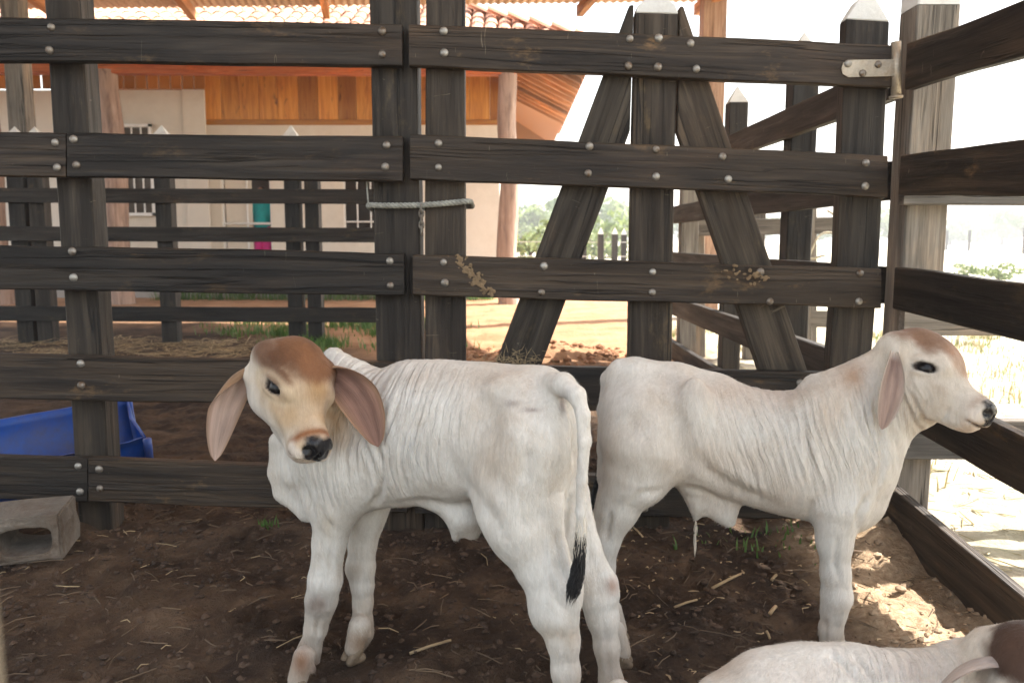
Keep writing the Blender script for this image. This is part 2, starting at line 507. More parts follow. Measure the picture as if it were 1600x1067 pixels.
M['lightrope'] = simple('pale_rope', (0.45, 0.40, 0.30), 0.9, 0.3, 40, 0.002)
M['wire'] = simple('fence_wire', (0.4, 0.39, 0.36), 0.5, 0.1, 5, 0, 0.6)
M['skin'] = simple('skin', (0.36, 0.2, 0.13), 0.6, 0.1, 8, 0)
M['shirt'] = simple('turquoise_cloth', (0.01, 0.34, 0.36), 0.85, 0.15, 12, 0.003)
M['trousers'] = simple('pink_cloth', (0.62, 0.02, 0.24), 0.85, 0.12, 12, 0.003)
M['hair'] = simple('black_hair', (0.012, 0.009, 0.008), 0.55, 0.2, 30, 0.002)
M['straw'] = simple('dry_straw', (0.30, 0.215, 0.115), 0.8, 0.4, 3, 0, coord='geo')
M['darkstraw'] = simple('trampled_straw', (0.115, 0.074, 0.042), 0.85, 0.5, 3, 0, coord='geo')
M['stalk'] = simple('cut_stalk', (0.36, 0.25, 0.135), 0.75, 0.3, 20, 0.001)
M['clod'] = simple('soil_clod', (0.064, 0.037, 0.022), 0.95, 0.5, 4, 0.004, coord='geo')
M['stone'] = simple('pale_rubble', (0.33, 0.235, 0.15), 0.92, 0.3, 12, 0.006)
M['reddirt'] = simple('red_dirt_heap', (0.24, 0.115, 0.055), 0.95, 0.35, 5, 0.01, coord='geo')
M['nearpost'] = simple('close_weathered_post', (0.11, 0.088, 0.060), 0.85, 0.2, 10, 0.003)

def leafmat(name, a, b, transl=0.35):
    m = NT(name)
    g = m.geo()
    n = m.noise(g, 3.0, 3, 0.6)
    c = m.ramp(n, [(0.3, a), (0.7, b)])
    m.l(c, m.b.inputs['Base Color']); m.set(Roughness=0.6)
    tr = m.n("ShaderNodeBsdfTranslucent"); m.l(c, tr.inputs[0])
    mx = m.n("ShaderNodeMixShader"); mx.inputs[0].default_value = transl
    m.l(m.b.outputs[0], mx.inputs[1]); m.l(tr.outputs[0], mx.inputs[2])
    m.l(mx.outputs[0], m.t.nodes['Material Output'].inputs[0])
    return m.m
M['leaf'] = leafmat('tree_leaf', (0.08, 0.13, 0.05), (0.17, 0.22, 0.09))
M['leaf2'] = leafmat('bush_leaf', (0.13, 0.19, 0.06), (0.25, 0.29, 0.11))
M['grass'] = leafmat('grass_blade', (0.05, 0.13, 0.02), (0.14, 0.22, 0.05))
M['drygrass'] = leafmat('dry_grass_blade', (0.22, 0.18, 0.085), (0.38, 0.32, 0.16), 0.25)
M['bark'] = simple('bark', (0.12, 0.09, 0.065), 0.9, 0.3, 8, 0.01)

def ground_mat():
    m = NT('corral_and_field_soil'); g = m.geo()
    big = m.noise(g, 1.1, 6, 0.6)
    med = m.noise(g, 7.0, 8, 0.68, 0.3)
    fine = m.noise(g, 46.0, 6, 0.7)
    soil = m.ramp(med, [(0.28, (0.017, 0.0102, 0.0065)), (0.5, (0.053, 0.0320, 0.0198)), (0.72, (0.140, 0.090, 0.055))])
    soil = m.mix(m.math('MULTIPLY', m.ramp(big, [(0.45, (0, 0, 0)), (0.62, (1, 1, 1))]), 0.6), soil, (0.170, 0.108, 0.066))
    soil = m.mix(m.ramp(fine, [(0.62, (0, 0, 0)), (0.74, (0.7, 0.7, 0.7))]), soil, (0.155, 0.10, 0.058))
    red = m.ramp(m.noise(g, 2.3, 7, 0.65), [(0.3, (0.27, 0.135, 0.065)), (0.7, (0.46, 0.27, 0.15))])
    dry = m.ramp(m.noise(g, 1.3, 8, 0.7), [(0.3, (0.34, 0.30, 0.19)), (0.52, (0.52, 0.47, 0.36)), (0.75, (0.62, 0.56, 0.45))])
    gr = m.ramp(m.noise(g, 0.9, 6, 0.65), [(0.56, (0, 0, 0)), (0.68, (1, 1, 1))])
    dry = m.mix(m.math('MULTIPLY', gr, 0.5), dry, (0.17, 0.21, 0.06))
    zone = m.attr('zone', 0)
    zs = m.n("ShaderNodeSeparateColor"); m.l(zone, zs.inputs[0])
    c = m.mix(zs.outputs[0], soil, red)
    c = m.mix(zs.outputs[1], c, dry)
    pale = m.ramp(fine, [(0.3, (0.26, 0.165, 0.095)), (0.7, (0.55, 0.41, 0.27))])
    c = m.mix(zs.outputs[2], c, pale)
    damp = m.ramp(m.noise(g, 2.6, 5, 0.6, 0.5), [(0.46, (1, 1, 1)), (0.62, (0.5, 0.47, 0.45))])
    c = m.mix(m.math('SUBTRACT', 1.0, m.math('MAXIMUM', zs.outputs[1], m.math('MAXIMUM', zs.outputs[0], zs.outputs[2]))), c, m.mix(1.0, c, damp, 'MULTIPLY'))
    m.l(c, m.b.inputs['Base Color'])
    m.set(Roughness=0.93); m.b.inputs['Specular IOR Level'].default_value = 0.2
    bp = m.bump(med, 0.05, 0.8); bp = m.bump(fine, 0.012, 0.9, bp)
    m.l(bp, m.b.inputs['Normal'])
    return m.m
M['ground'] = ground_mat()

def coat_mat():
    m = NT('calf_coat')
    col = m.attr('coat', 0)
    cl = m.attr('cl')
    msk = m.n("ShaderNodeSeparateColor"); m.l(m.attr('mask', 0), msk.inputs[0])
    fold, wet, rib = msk.outputs[0], msk.outputs[1], msk.outputs[2]
    hair = m.noise(m.mapv(cl, (150, 150, 26)), 1.0, 4, 0.65, 0.4)
    hair2 = m.noise(m.mapv(cl, (34, 34, 10)), 1.0, 5, 0.6, 0.6)
    dirt = m.noise(cl, 9.0, 7, 0.66)
    spots = m.noise(m.mapv(cl, (70, 70, 45)), 1.0, 3, 0.6)
    c = m.mix(0.7, col, m.ramp(hair, [(0.25, (0.80, 0.78, 0.76)), (0.7, (1.06, 1.06, 1.06))]), 'MULTIPLY')
    c = m.mix(0.55, c, m.ramp(hair2, [(0.3, (0.80, 0.76, 0.72)), (0.62, (1.05, 1.05, 1.05))]), 'MULTIPLY')
    c = m.mix(m.math('MULTIPLY', m.ramp(dirt, [(0.5, (0, 0, 0)), (0.72, (1, 1, 1))]), 0.35), c, m.mix(1.0, c, (0.74, 0.60, 0.46), 'MULTIPLY'))
    c = m.mix(m.math('MULTIPLY', m.ramp(spots, [(0.70, (0, 0, 0)), (0.76, (1, 1, 1))]), m.math('MULTIPLY', rib, 0.75)), c, (0.10, 0.07, 0.05))
    m.l(c, m.b.inputs['Base Color'])
    rg = m.n("ShaderNodeMapRange"); rg.inputs[3].default_value = 0.74; rg.inputs[4].default_value = 0.22
    m.l(wet, rg.inputs[0]); m.l(rg.outputs[0], m.b.inputs['Roughness'])
    m.b.inputs['Specular IOR Level'].default_value = 0.3
    m.b.inputs['Sheen Weight'].default_value = 0.10
    m.b.inputs['Sheen Roughness'].default_value = 0.45
    m.b.inputs['Subsurface Weight'].default_value = 0.06
    m.b.inputs['Subsurface Radius'].default_value = (0.012, 0.006, 0.004)
    # loose skin: long folds hanging down, following the stored fold coordinate
    fc = m.attr('fc', 1)
    w = m.noise(m.mapv(fc, (62, 7, 1)), 1.0, 3, 0.5, 0.35)
    w2 = m.noise(m.mapv(fc, (125, 12, 1)), 1.0, 2, 0.5, 0.25)
    h = m.math('MULTIPLY', m.math('ADD', m.ramp(w, [(0.3, (0, 0, 0)), (0.7, (1, 1, 1))]), m.math('MULTIPLY', w2, 0.5)), fold)
    bp = m.bump(h, 0.0095, 1.0)
    bp = m.bump(hair2, 0.006, 0.35, bp)
    bp = m.bump(hair, 0.0022, 0.7, bp)
    m.l(bp, m.b.inputs['Normal'])
    return m.m
M['coat'] = coat_mat()
def fur_mat():
    m = NT('short_hair'); m.l(m.attr('coat', 0), m.b.inputs['Base Color']); m.set(Roughness=0.6)
    m.b.inputs['Specular IOR Level'].default_value = 0.25
    return m.m
M['fur'] = fur_mat()
def glossy(name, col, rough, coat=0.0):
    m = NT(name); m.set(Roughness=rough); m.b.inputs['Base Color'].default_value = (*col, 1)
    m.b.inputs['Coat Weight'].default_value = coat
    return m.m
M['eye'] = glossy('dark_wet_eye', (0.008, 0.006, 0.006), 0.30, 0.0)
bpy.data.materials['dark_wet_eye'].node_tree.nodes['Principled BSDF'].inputs['Specular IOR Level'].default_value = 0.3
M['hoof'] = simple('hoof_horn', (0.20, 0.14, 0.085), 0.65, 0.35, 25, 0.003, dirtcol=(0.06, 0.036, 0.022), dirtamt=0.8)
M['tuft'] = simple('black_tail_hair', (0.012, 0.011, 0.012), 0.5, 0.3, 40, 0.001)
M['palehair'] = simple('pale_hair', (0.62, 0.55, 0.45), 0.6, 0.2, 30, 0)
# ------------------------------------------------------------------ ground
def axis_pts(lo, hi, step, far, grow=1.28):
    a = list(np.arange(lo, hi + 1e-6, step))
    s, x = step, a[-1]
    while x < far: s *= grow; x += s; a.append(x)
    s, x = step, a[0]
    while x > -far: s *= grow; x -= s; a.insert(0, x)
    return np.array(a)
gx = axis_pts(-2.6, 2.4, 0.022, 2500)
gy = axis_pts(0.9, 5.2, 0.022, 2500, 1.16)
GX, GY = np.meshgrid(gx, gy, indexing='ij')

def ground_h(x, y):
    x = np.asarray(x, float); y = np.asarray(y, float)
    p = np.stack([x, y, np.zeros_like(x) + 0.5], -1)
    near = 1 - sstep(9, 16, np.hypot(x, y - 2))
    inside = (1 - sstep(1.15, 1.5, x)) * (1 - sstep(4.5, 9, y))
    h = (fbm(p * 1.7, 3) - .5) * 0.05 * near
    h = h + (fbm(p * 8.5 + 5, 4) - .5) * 0.075 * near * (0.35 + 0.65 * inside)
    h = h + (fbm(p * 30 + 9, 2) - .5) * 0.020 * inside
    # heap of dug-out red earth beyond the gate, rubble at the corner post
    h = h + 0.16 * np.exp(-(((x - .30) / .42) ** 2 + ((y - 6.9) / .35) ** 2)) * (0.7 + 0.6 * fbm(p * 6, 3))
    h = h - 0.03 * np.exp(-(((x - 1.25) / .14) ** 2)) * (1 - sstep(2.4, 2.6, y))
    h = h + 0.045 * np.exp(-(((x - 1.26) / .14) ** 2 + ((y - 2.72) / .20) ** 2)) * (0.5 + fbm(p * 14, 3))
    # hoof prints
    for (hx, hy, ha, hd) in PRINTS:
        m = (np.abs(x - hx) < .09) & (np.abs(y - hy) < .09)
        if not np.any(m): continue
        dx, dy = x[m] - hx, y[m] - hy; u = dx * math.cos(ha) + dy * math.sin(ha); w = -dx * math.sin(ha) + dy * math.cos(ha)
        d = np.exp(-((u / .034) ** 2 + ((np.abs(w) - .016) / .013) ** 2) ** 1.5)
        r_ = np.exp(-((np.sqrt((u / 1.3) ** 2 + w ** 2) - .042) / .012) ** 2)
        h[m] = h[m] - hd * d + hd * .45 * r_
    return h
_hr = random.Random(5)
PRINTS = [(_hr.uniform(-2.0, 1.1), _hr.uniform(1.5, 3.4), _hr.uniform(0, 6.28), _hr.uniform(.010, .024)) for _ in range(150)]
GH = ground_h(GX, GY)
NX, NY = len(gx), len(gy)
gv = np.stack([GX, GY, GH], -1).reshape(-1, 3)
ii, jj = np.meshgrid(np.arange(NX - 1), np.arange(NY - 1), indexing='ij')
b0 = (ii * NY + jj).ravel()
gf = np.stack([b0, b0 + NY, b0 + NY + 1, b0 + 1], 1)
fx, fy = gv[:, 0], gv[:, 1]
wig = (fbm(np.stack([fx, fy, fx * 0], -1) * 1.9, 4) - .5)
z_red = sstep(5.6, 7.4, fy + wig * 1.6 - np.clip(-fx - .8, 0, 3) * 1.2) 
z_dry = np.clip(sstep(1.18, 1.75, fx + wig * 0.5 - 0.10 * np.clip(fy - 5, 0, 30)) + sstep(24, 40, fy), 0, 1)
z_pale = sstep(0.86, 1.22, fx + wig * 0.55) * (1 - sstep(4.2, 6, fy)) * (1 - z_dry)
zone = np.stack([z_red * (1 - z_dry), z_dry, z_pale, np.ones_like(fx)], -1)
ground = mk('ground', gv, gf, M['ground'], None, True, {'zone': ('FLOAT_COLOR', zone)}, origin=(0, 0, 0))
tag(ground, kind='structure')
def gz(x, y): return float(ground_h(np.array([x]), np.array([y]))[0])

# ------------------------------------------------------------------ front fence and gate
FY = 2.77                                   # near face of the rails
def fy_at(px): return FY + (px - 700) / 1600.0 * 0.06

_bolt_me = None
def bolt(px, py, Yn, parent):
    global _bolt_me
    if _bolt_me is None:
        v, f = [], []
        n = 10
        for k, (r, d) in enumerate(((0.0138, 0.0015), (0.0130, -0.0026), (0.0096, -0.0062), (0.0045, -0.0082))):
            for i in range(n):
                a = 2 * math.pi * i / n
                v.append((r * math.cos(a), d, r * math.sin(a)))
        for k in range(3):
            for i in range(n):
                f.append((k * n + i, k * n + (i + 1) % n, (k + 1) * n + (i + 1) % n, (k + 1) * n + i))
        f.append(tuple(3 * n + i for i in range(n)))
        me = bpy.data.meshes.new('bolt'); me.from_pydata(v, [], f); me.materials.append(M['bolt'])
        me.polygons.foreach_set('use_smooth', [True] * len(me.polygons)); me.update()
        _bolt_me = me
    o = bpy.data.objects.new('bolt', _bolt_me); COL.objects.link(o)
    o.parent = parent
    p = P(px, py, Yn - 0.001)
    o.location = p - wloc(parent)
    o.rotation_euler = (random.uniform(-.16, .16), random.uniform(0, 6), random.uniform(-.16, .16))
    o.scale = (random.uniform(.88, 1.06),) * 3
    return o

def rail(name, x0, t0, b0, x1, t1, b1, parent, mat=None, bolts=(), th=0.042, dy=0.0):
    y0, y1 = fy_at(x0) + dy, fy_at(x1) + dy
    q = [P(x0, t0, y0), P(x1, t1, y1), P(x1, b1, y1), P(x0, b0, y0)]
    o = plank(name, q, (0, th, 0), mat or M['fence'], parent, wob=0.0032)
    for (bx, by) in bolts: bolt(bx, by, fy_at(bx) + dy, o)
    return o

def line_ext(x0, y0, x1, y1, x): return y0 + (y1 - y0) * (x - x0) / (x1 - x0)

lf = empty('corral_fence', P(360, 845, FY + .1))
lf.location.z = 0
tag(lf, 'dark board fence of five bolted rails left of the gate', 'fence')
XL = -260
rail('rail', XL, 22, 93, 628, 38, 103, lf, bolts=[(80, 43), (77, 79), (597, 49), (597, 85)])
rail('rail', XL, 203, 272, 102.5, 208, 277, lf, bolts=[(86, 223), (89, 262)])
rail('rail', 104.5, 208, 277, 629, 213, 284, lf, bolts=[(115, 218), (119, 258), (604, 227), (602, 261)])
rail('rail', XL, 379, 448, 631, 395, 463, lf, bolts=[(113, 393), (115, 434), (609, 408), (610, 446)])
rail('rail', XL, 549, 617, 634, 568, 636, lf, bolts=[(126, 568), (127, 602), (611, 590), (612, 622)])
rail('rail', XL, 708, 776, 136, 716, 784, lf, bolts=[(122, 728), (125, 768)])
rail('rail', 138, 716, 784, 636, 737, 802, lf, bolts=[(155, 733), (156, 763), (613, 757), (613, 788)])

def post_box(name, x0, x1, Yn, depth, z0, z1, parent, mat, lean=(0, 0), wob=0.0018):
    """Square post: near face from x0 to x1 (metres) at Yn; z0..z1."""
    lx, ly = lean
    q = [Vector((x0 + lx, Yn + ly, z1)), Vector((x0, Yn, z0)), Vector((x1, Yn, z0)), Vector((x1 + lx, Yn + ly, z1))]
    return plank(name, q, (0, depth, 0), mat, parent, wob=wob, ch=0.005)
pY = FY + 0.046
pa = P(103, 200, pY - .02).x; pb = P(153 - 14, 200, pY - .02).x
post_box('post', P(82, 200, pY).x, P(137, 200, pY).x, pY, 0.10, -0.25, 2.15, lf, M['post'])
post_box('post', P(583, 300, pY).x, P(655, 300, pY).x, pY, 0.12, -0.25, 2.2, lf, M['post'])

gate = empty('corral_gate', P(1010, 845, FY + .05)); gate.location.z = 0.0
tag(gate, 'dark five-rail board gate with A-shaped braces behind the calves', 'gate')
r1 = rail('rail', 639, 38, 103, 1393, 69, 137, gate, bolts=[(693, 49), (694, 83), (984, 61), (1029, 60), (1079, 68), (982, 103), (1028, 105), (1088, 108)])
rail('rail', 641, 210, 280, 1387, 243, 308, gate, bolts=[(685, 224), (685, 262), (921, 229), (919, 271), (1025, 234), (1025, 276), (1129, 245), (1138, 280), (1353, 255), (1352, 291)])
rail('rail', 645, 398, 463, 1377, 420, 482, gate, bolts=[(693, 410), (695, 442), (850, 416), (846, 457), (1020, 425), (1019, 457), (1188, 425), (1203, 471), (1344, 427), (1342, 471)])
rail('rail', 646, 570, 637, 1368, 583, 648, gate, bolts=[(696, 588), (697, 620), (1250, 598), (1010, 590), (1330, 600)])
rail('rail', 648, 737, 802, 1362, 752, 813, gate, bolts=[(700, 757), (1007, 795), (1320, 790)])
def gpoly(pts): return [P(x, y, fy_at(x) + 0.045) for x, y in pts]
vplank('stile', gpoly([(666, -60), (726, -60), (727, 300), (728, 835), (664, 835), (664, 300)]), fy_at(690) + .045, 0.05, M['post'], gate)
st = vplank('stile', gpoly([(993, 20), (1060, 22), (1053, 300), (1046, 835), (978, 835), (986, 300)]), fy_at(1020) + .045, 0.05, M['post'], gate)
vplank('painted_tip', gpoly([(993, 20), (996, 10), (1012, -4), (1040, -5), (1056, 8), (1060, 22)]), fy_at(1020) + .045, 0.05, M['whitetip'], st)
st = vplank('stile', gpoly([(1322, 30), (1390, 34), (1374, 400), (1340, 835), (1276, 835), (1308, 400)]), fy_at(1340) + .045, 0.055, M['post'], gate)
vplank('painted_tip', gpoly([(1322, 30), (1340, 2), (1352, -8), (1368, -4), (1390, 34)]), fy_at(1340) + .045, 0.055, M['whitetip'], st)
vplank('brace', gpoly([(984, 8), (990.5, 8), (984.5, 205), (848, 565), (752, 815), (680, 815), (776, 565)]), fy_at(900) + .045, 0.05, M['brace'], gate)
vplank('brace', gpoly([(1062.5, 10), (1068, 10), (1262, 580), (1345, 815), (1272, 815), (1188, 580), (1059, 205)]), fy_at(1150) + .045, 0.05, M['brace'], gate)
# hinge
hs = MB()
hy = fy_at(1350) - 0.006
hp = [(1404, 93), (1404, 119), (1326, 121), (1317, 116), (1315, 107), (1318, 98), (1326, 94)]
a = [P(x, y, hy) for x, y in hp]; b = [p + Vector((0, .005, 0)) for p in a]
n = len(a)
hs.add(a + b, [tuple(range(n))[::-1], tuple(range(n, 2 * n))] + [(i, (i + 1) % n, n + (i + 1) % n, n + i) for i in range(n)])
hinge = hs.build('hinge_strap', M['hinge'], gate)
for (bx, by) in ((1325, 100), (1372, 101), (1348, 115)): bolt(bx, by, hy, hinge)
pin = MB(); pin.tube([P(1400, 66, hy + .012), P(1400, 150, hy + .012)], 0.016, 12); pin.tube([P(1400, 150, hy + .012), P(1400, 154, hy + .012)], 0.022, 12)
pin.build('hinge_pin', M['hinge'], gate, True)

# ------------------------------------------------------------------ side fence on the right (runs towards the camera)
ZC, ZE = 2.80, 2.06
sf = empty('corral_fence', (1.34, 2.4, 0))
tag(sf, 'dark board fence on the right running towards the viewer', 'fence')
side = [((1405, 68, 139), (1600, -17, 76)), ((1390, 243, 307), (1600, 216, 305)), ((1377, 418, 482), (1600, 445, 535)),
        ((1386, 578, 649), (1600, 678, 766)), ((1386, 752, 834), (1600, 914, 1012))]
SX = 1.292
for (c, e) in side:
    def pt(px, py, Z):
        q = P(px, py, Z); return q
    Zc = SX * FPX / (c[0] - 800) / 1.0
    A0, B0 = P(c[0], c[1], ZC), P(c[0], c[2], ZC)
    A1, B1 = P(e[0], e[1], ZE), P(e[0], e[2], ZE)
    for q in (A0, B0, A1, B1): q.x = SX
    k = 1.0
    A2, B2 = A1 + (A1 - A0) * k, B1 + (B1 - B0) * k
    plank('rail', [A0, A2, B2, B0], (0.038, 0, 0), M['fence'], sf, wob=0.003)
cp = post_box('post', 1.352, 1.352 + 0.145, 2.87, 0.13, -0.3, P(1445, 8, 2.87).z, sf, M['greywood'])
ct = MB()
ptop = P(1445, 4, 2.87).z
post_box('painted_tip', 1.352, 1.352 + 0.145, 2.87, 0.13, P(1445, 8, 2.87).z + .002, 2.0, cp, M['whitetip'])
post_box('post', 1.345, 1.47, 1.15, 0.12, -0.3, 1.8, sf, M['post'])

of = empty('corral_fence', (2.6, 2.85, 0))
tag(of, 'grey sunlit board fence running off to the right behind the side rails', 'fence')
for (bt, zz) in ((320, 0.14), (524, 0.15), (718, 0.14)):
    b0_ = P(1412, bt, 2.815); t_ = b0_ + Vector((0, 0, zz))
    plank('rail', [t_, t_ + Vector((2.6, 0, -.01)), b0_ + Vector((2.6, 0, -.01)), b0_], (0, 0.042, 0), M['greywood'], of)
post_box('post', 3.2, 3.34, 2.862, .12, -.3, 1.75, of, M['greywood'])

# ------------------------------------------------------------------ side fence beyond the gate (runs away)
bf = empty('corral_fence', (1.33, 5, 0))
tag(bf, 'dark board fence running away behind the right half of the gate', 'fence')
def z_of(py, Z): return P(1390, py, Z).z
for (t, b) in ((72, 139), (243, 308), (420, 482), (583, 648), (752, 815)):
    zt, zb = z_of(t, 2.8), z_of(b, 2.8)
    dz = random.uniform(-.015, .015)
    plank('rail', [(1.335, 3.02, zt), (1.30, 6.9, zt + dz), (1.30, 6.9, zb + dz), (1.335, 3.02, zb)], (0.045, 0, 0), M['farwood'], bf)
for (px, Z, w, zt, mat) in ((1212, 4.15, .125, 1.9, 'farwood'), (1122, 5.35, .12, 1.86, 'farwood'), (1063, 6.75, .14, 1.6, 'greywood')):
    X0 = 1.372
    o = post_box('post', X0, X0 + w, Z, .12, -.3, zt, bf, M[mat])
    vt = [(X0, Z, zt), (X0 + w, Z, zt), (X0 + w, Z + .12, zt), (X0, Z + .12, zt), (X0 + w / 2, Z + .06, zt + .11)]
    mk('painted_tip', [Vector(p) + Vector((0, 0, .002)) for p in vt], [(0, 1, 4), (1, 2, 4), (2, 3, 4), (3, 0, 4), (3, 2, 1, 0)], M['whitetip'], o)

rf_ = empty('corral_fence', (2.6, 7.2, 0))
tag(rf_, 'pale weathered post-and-rail fence in sun beyond the gate', 'fence')
for px, Z, w in ((1096, 7.0, .14), (1182, 6.9, .13), (1272, 6.6, .15)):
    x = P(px, 400, Z).x
    post_box('post', x - w / 2, x + w / 2, Z, .11, -.3, random.uniform(1.35, 1.6), rf_, M['greywood'], lean=(random.uniform(-.08, .05), 0))
for zt in (1.16, 0.80, .42):
    plank('rail', [(1.45, 6.94, zt), (2.62, 6.52, zt + .02), (2.62, 6.52, zt - .11), (1.45, 6.94, zt - .13)], (0, .04, 0), M['greywood'], rf_)
rp = MB()
x0 = P(1276, 350, 6.5)
pts = []
for i in range(26):
    a = i / 25 * math.pi * 2.2
    pts.append(x0 + Vector((.06 + .12 * math.sin(a * .9), -.05 - .02 * math.sin(a * 3), .05 - i * .013 + .05 * math.cos(a * 1.7))))
rp.tube(pts, .009, 6)
tag(rp.build('hanging_rope', M['lightrope'], None, True), 'pale rope looped over the sunlit weathered fence post', 'rope')

# ------------------------------------------------------------------ dark fence on the left, beyond the front one
lf2 = empty('corral_fence', P(300, 535, 8.1)); lf2.location.z = 0
tag(lf2, 'low dark rail fence seen through the left boards, in front of the house', 'fence')
F2 = 8.0
for (t, b) in ((236, 259), (295, 318), (355, 378), (420, 443), (480, 503)):
    plank('rail', [P(-160, t - 2, F2), P(592, t + 1, F2), P(592, b + 1, F2), P(-160, b - 2, F2)], (0, .05, 0), M['farwood'], lf2, seg=14)
for (x0, x1, top) in ((18, 44, 214), (50, 74, 214), (246, 271, 212), (447, 470, 212), (478, 500, 260)):
    a, b_ = P(x0, 400, F2 + .055), P(x1, 400, F2 + .055)
    zt = P(x0, top, F2).z
    o = post_box('post', a.x, b_.x, F2 + .055, .13, -.3, zt, lf2, M['farwood'])
    w = b_.x - a.x
    vt = [(a.x, F2 + .055, zt), (b_.x, F2 + .055, zt), (b_.x, F2 + .185, zt), (a.x, F2 + .185, zt), (a.x + w / 2, F2 + .12, zt + .11)]
    mk('painted_tip', [Vector(p) + Vector((0, 0, .002)) for p in vt], [(0, 1, 4), (1, 2, 4), (2, 3, 4), (3, 0, 4), (3, 2, 1, 0)], M['whitetip'], o)

# ------------------------------------------------------------------ roof over the corral: corrugated sheets on rafters
def roof_pt(sx, sy, z):                      # point at height z whose shadow falls on (sx, sy)
    return Vector((sx + S_DIR.x / S_DIR.z * z, sy + S_DIR.y / S_DIR.z * z, z))
EY, EZ = 11.0, 4.02
cornr = Vector((P(1138, 10, EY).x, EY, EZ))
sB, sC = roof_pt(0.85, 2.3, 4.7), roof_pt(1.35, -0.9, 5.0)
farl = Vector((-9.0, 12.3, 4.25))
backl = Vector((-9.0, -1.6, 5.3))
cr = empty('corral_roof', (0, 5, 0))
tag(cr, 'corrugated sheet roof over the corral, its eave along the top edge', 'roof')
def roof_sheet(A, B, C, D, pitch, name):
    """A-B is the eave, D-C the upper edge; waves run across A-B."""
    n = int((B - A).length / (pitch / 6)); v, f = [], []
    for i in range(n + 1):
        s = i / n; w = 0.011 * math.sin(2 * math.pi * i / 6)
        p, q = A.lerp(B, s), D.lerp(C, s)
        v += [p + Vector((0, 0, w)), q + Vector((0, 0, w)), p + Vector((0, 0, w + .004)), q + Vector((0, 0, w + .004))]
    for i in range(n):
        a = i * 4; b = a + 4
        f += [(a, b, b + 1, a + 1), (a + 2, a + 3, b + 3, b + 2), (a, a + 2, b + 2, b), (a + 1, b + 1, b + 3, a + 3)]
    f += [(0, 1, 3, 2), (n * 4, n * 4 + 2, n * 4 + 3, n * 4 + 1)]
    return mk(name, v, f, M['sheet'], cr, False)
midl, midr = Vector((-9.0, 5.0, 4.8)), cornr.lerp(sB, (EY - 5.0) / (EY - sB.y))
roof_sheet(farl, cornr, midr, midl, 0.10, 'roof_sheet')
roof_sheet(midl + Vector((0, .15, -.03)), midr + Vector((0, .15, -.03)), sC, backl, 0.25, 'roof_sheet')
def beam(name, a, b, w, h, mat, parent):
    a, b = Vector(a), Vector(b); d = (b - a).normalized(); sd = d.cross(Vector((0, 0, 1))).normalized() * (w / 2)
    up = Vector((0, 0, h / 2))
    return plank(name, [a - sd + up, b - sd + up, b - sd - up, a - sd - up], sd * 2, mat, parent, wob=.002)
for px in (40, 275, 500, 702, 906, 1085):
    s = (P(px, 10, 11.2).x - farl.x) / (cornr.x - farl.x)
    e = farl.lerp(cornr, s); u = midl.lerp(midr, s)
    beam('rafter', e + Vector((0, .0, -.10)), e.lerp(u, .9) + Vector((0, 0, -.10)), .09, .14, M['rafter'], cr)
for t in (0.10, 0.45, 0.8):
    a, b_ = farl.lerp(midl, t), cornr.lerp(midr, t)
    beam('purlin', a + Vector((0, 0, -.05)), b_ + Vector((0, 0, -.05)), .06, .05, M['rafter'], cr)
for (px, Z, w, m_) in ((1116, 10.6, .28, 'roofpost'), (20, 9.4, .2, 'greywood')):
    x = P(px, 100, Z).x
    post_box('roof_post', x - w / 2, x + w / 2, Z, w, -.3, 4.0, cr, M[m_])
# ------------------------------------------------------------------ house behind
house = empty('farm_house', (-4, 15, 0))
tag(house, 'cream farm house with orange boards, log posts and hipped clay tile roof', 'house')
WY = 14.7
def wx(px, Z=WY): return (px - 800) / FPX * Z
def wz(py, Z=WY): return P(800, py, Z).z
XR = -0.22
def slab(name, x0, x1, y0, y1, z0, z1, mat, parent):
    m = MB(); m.box(((x0 + x1) / 2, (y0 + y1) / 2, (z0 + z1) / 2), (x1 - x0, y1 - y0, z1 - z0)); return m.build(name, mat, parent)
zb_, zp = 0.32, wz(194)
# front wall with openings: door (px 345-432), window (px 536-668)
ops = [(wx(352), wx(428), 0.05, 2.25), (wx(540), wx(664), 1.05, 2.12)]
xs = [-10.5, ops[0][0], ops[0][1], ops[1][0], ops[1][1], XR]
slab('wall', xs[0], wx(333) - 0.0, WY - .28, WY - .06, zb_, wz(141, 14.4), M['plaster'], house)
slab('wall', wx(333), xs[1], WY, WY + .2, zb_, zp, M['plaster'], house)
slab('wall', xs[2], xs[3], WY, WY + .2, zb_, zp, M['plaster'], house)
slab('wall', xs[4], xs[5], WY, WY + .2, zb_, zp, M['plaster'], house)
slab('wall', xs[1], xs[2], WY, WY + .2, 2.25, zp, M['plaster'], house)
slab('wall', xs[3], xs[4], WY, WY + .2, 2.12, zp, M['plaster'], house)
slab('wall', xs[3], xs[4], WY, WY + .2, zb_, 1.05, M['plaster'], house)
slab('wall', XR - .2, XR, WY + .2, WY + 6, zb_, 4.1, M['plaster'], house)
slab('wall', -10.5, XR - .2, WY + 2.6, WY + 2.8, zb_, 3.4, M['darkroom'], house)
slab('plinth', -10.5, XR + .03, WY - .33, WY + 6, -.1, .318, M['plinth'], house)
# narrow pilaster seam and slats above the left wall
slab('pilaster', wx(300, 14.4), wx(333, 14.4), WY - .33, WY - .283, zb_, wz(141, 14.4), M['plaster'], house)
for i in range(26):
    x = -10.4 + i * .2
    slab('slat', x, x + .16, WY - .2, WY - .17, wz(139, 14.5), wz(139, 14.5) + .42, M['varnish'], house)
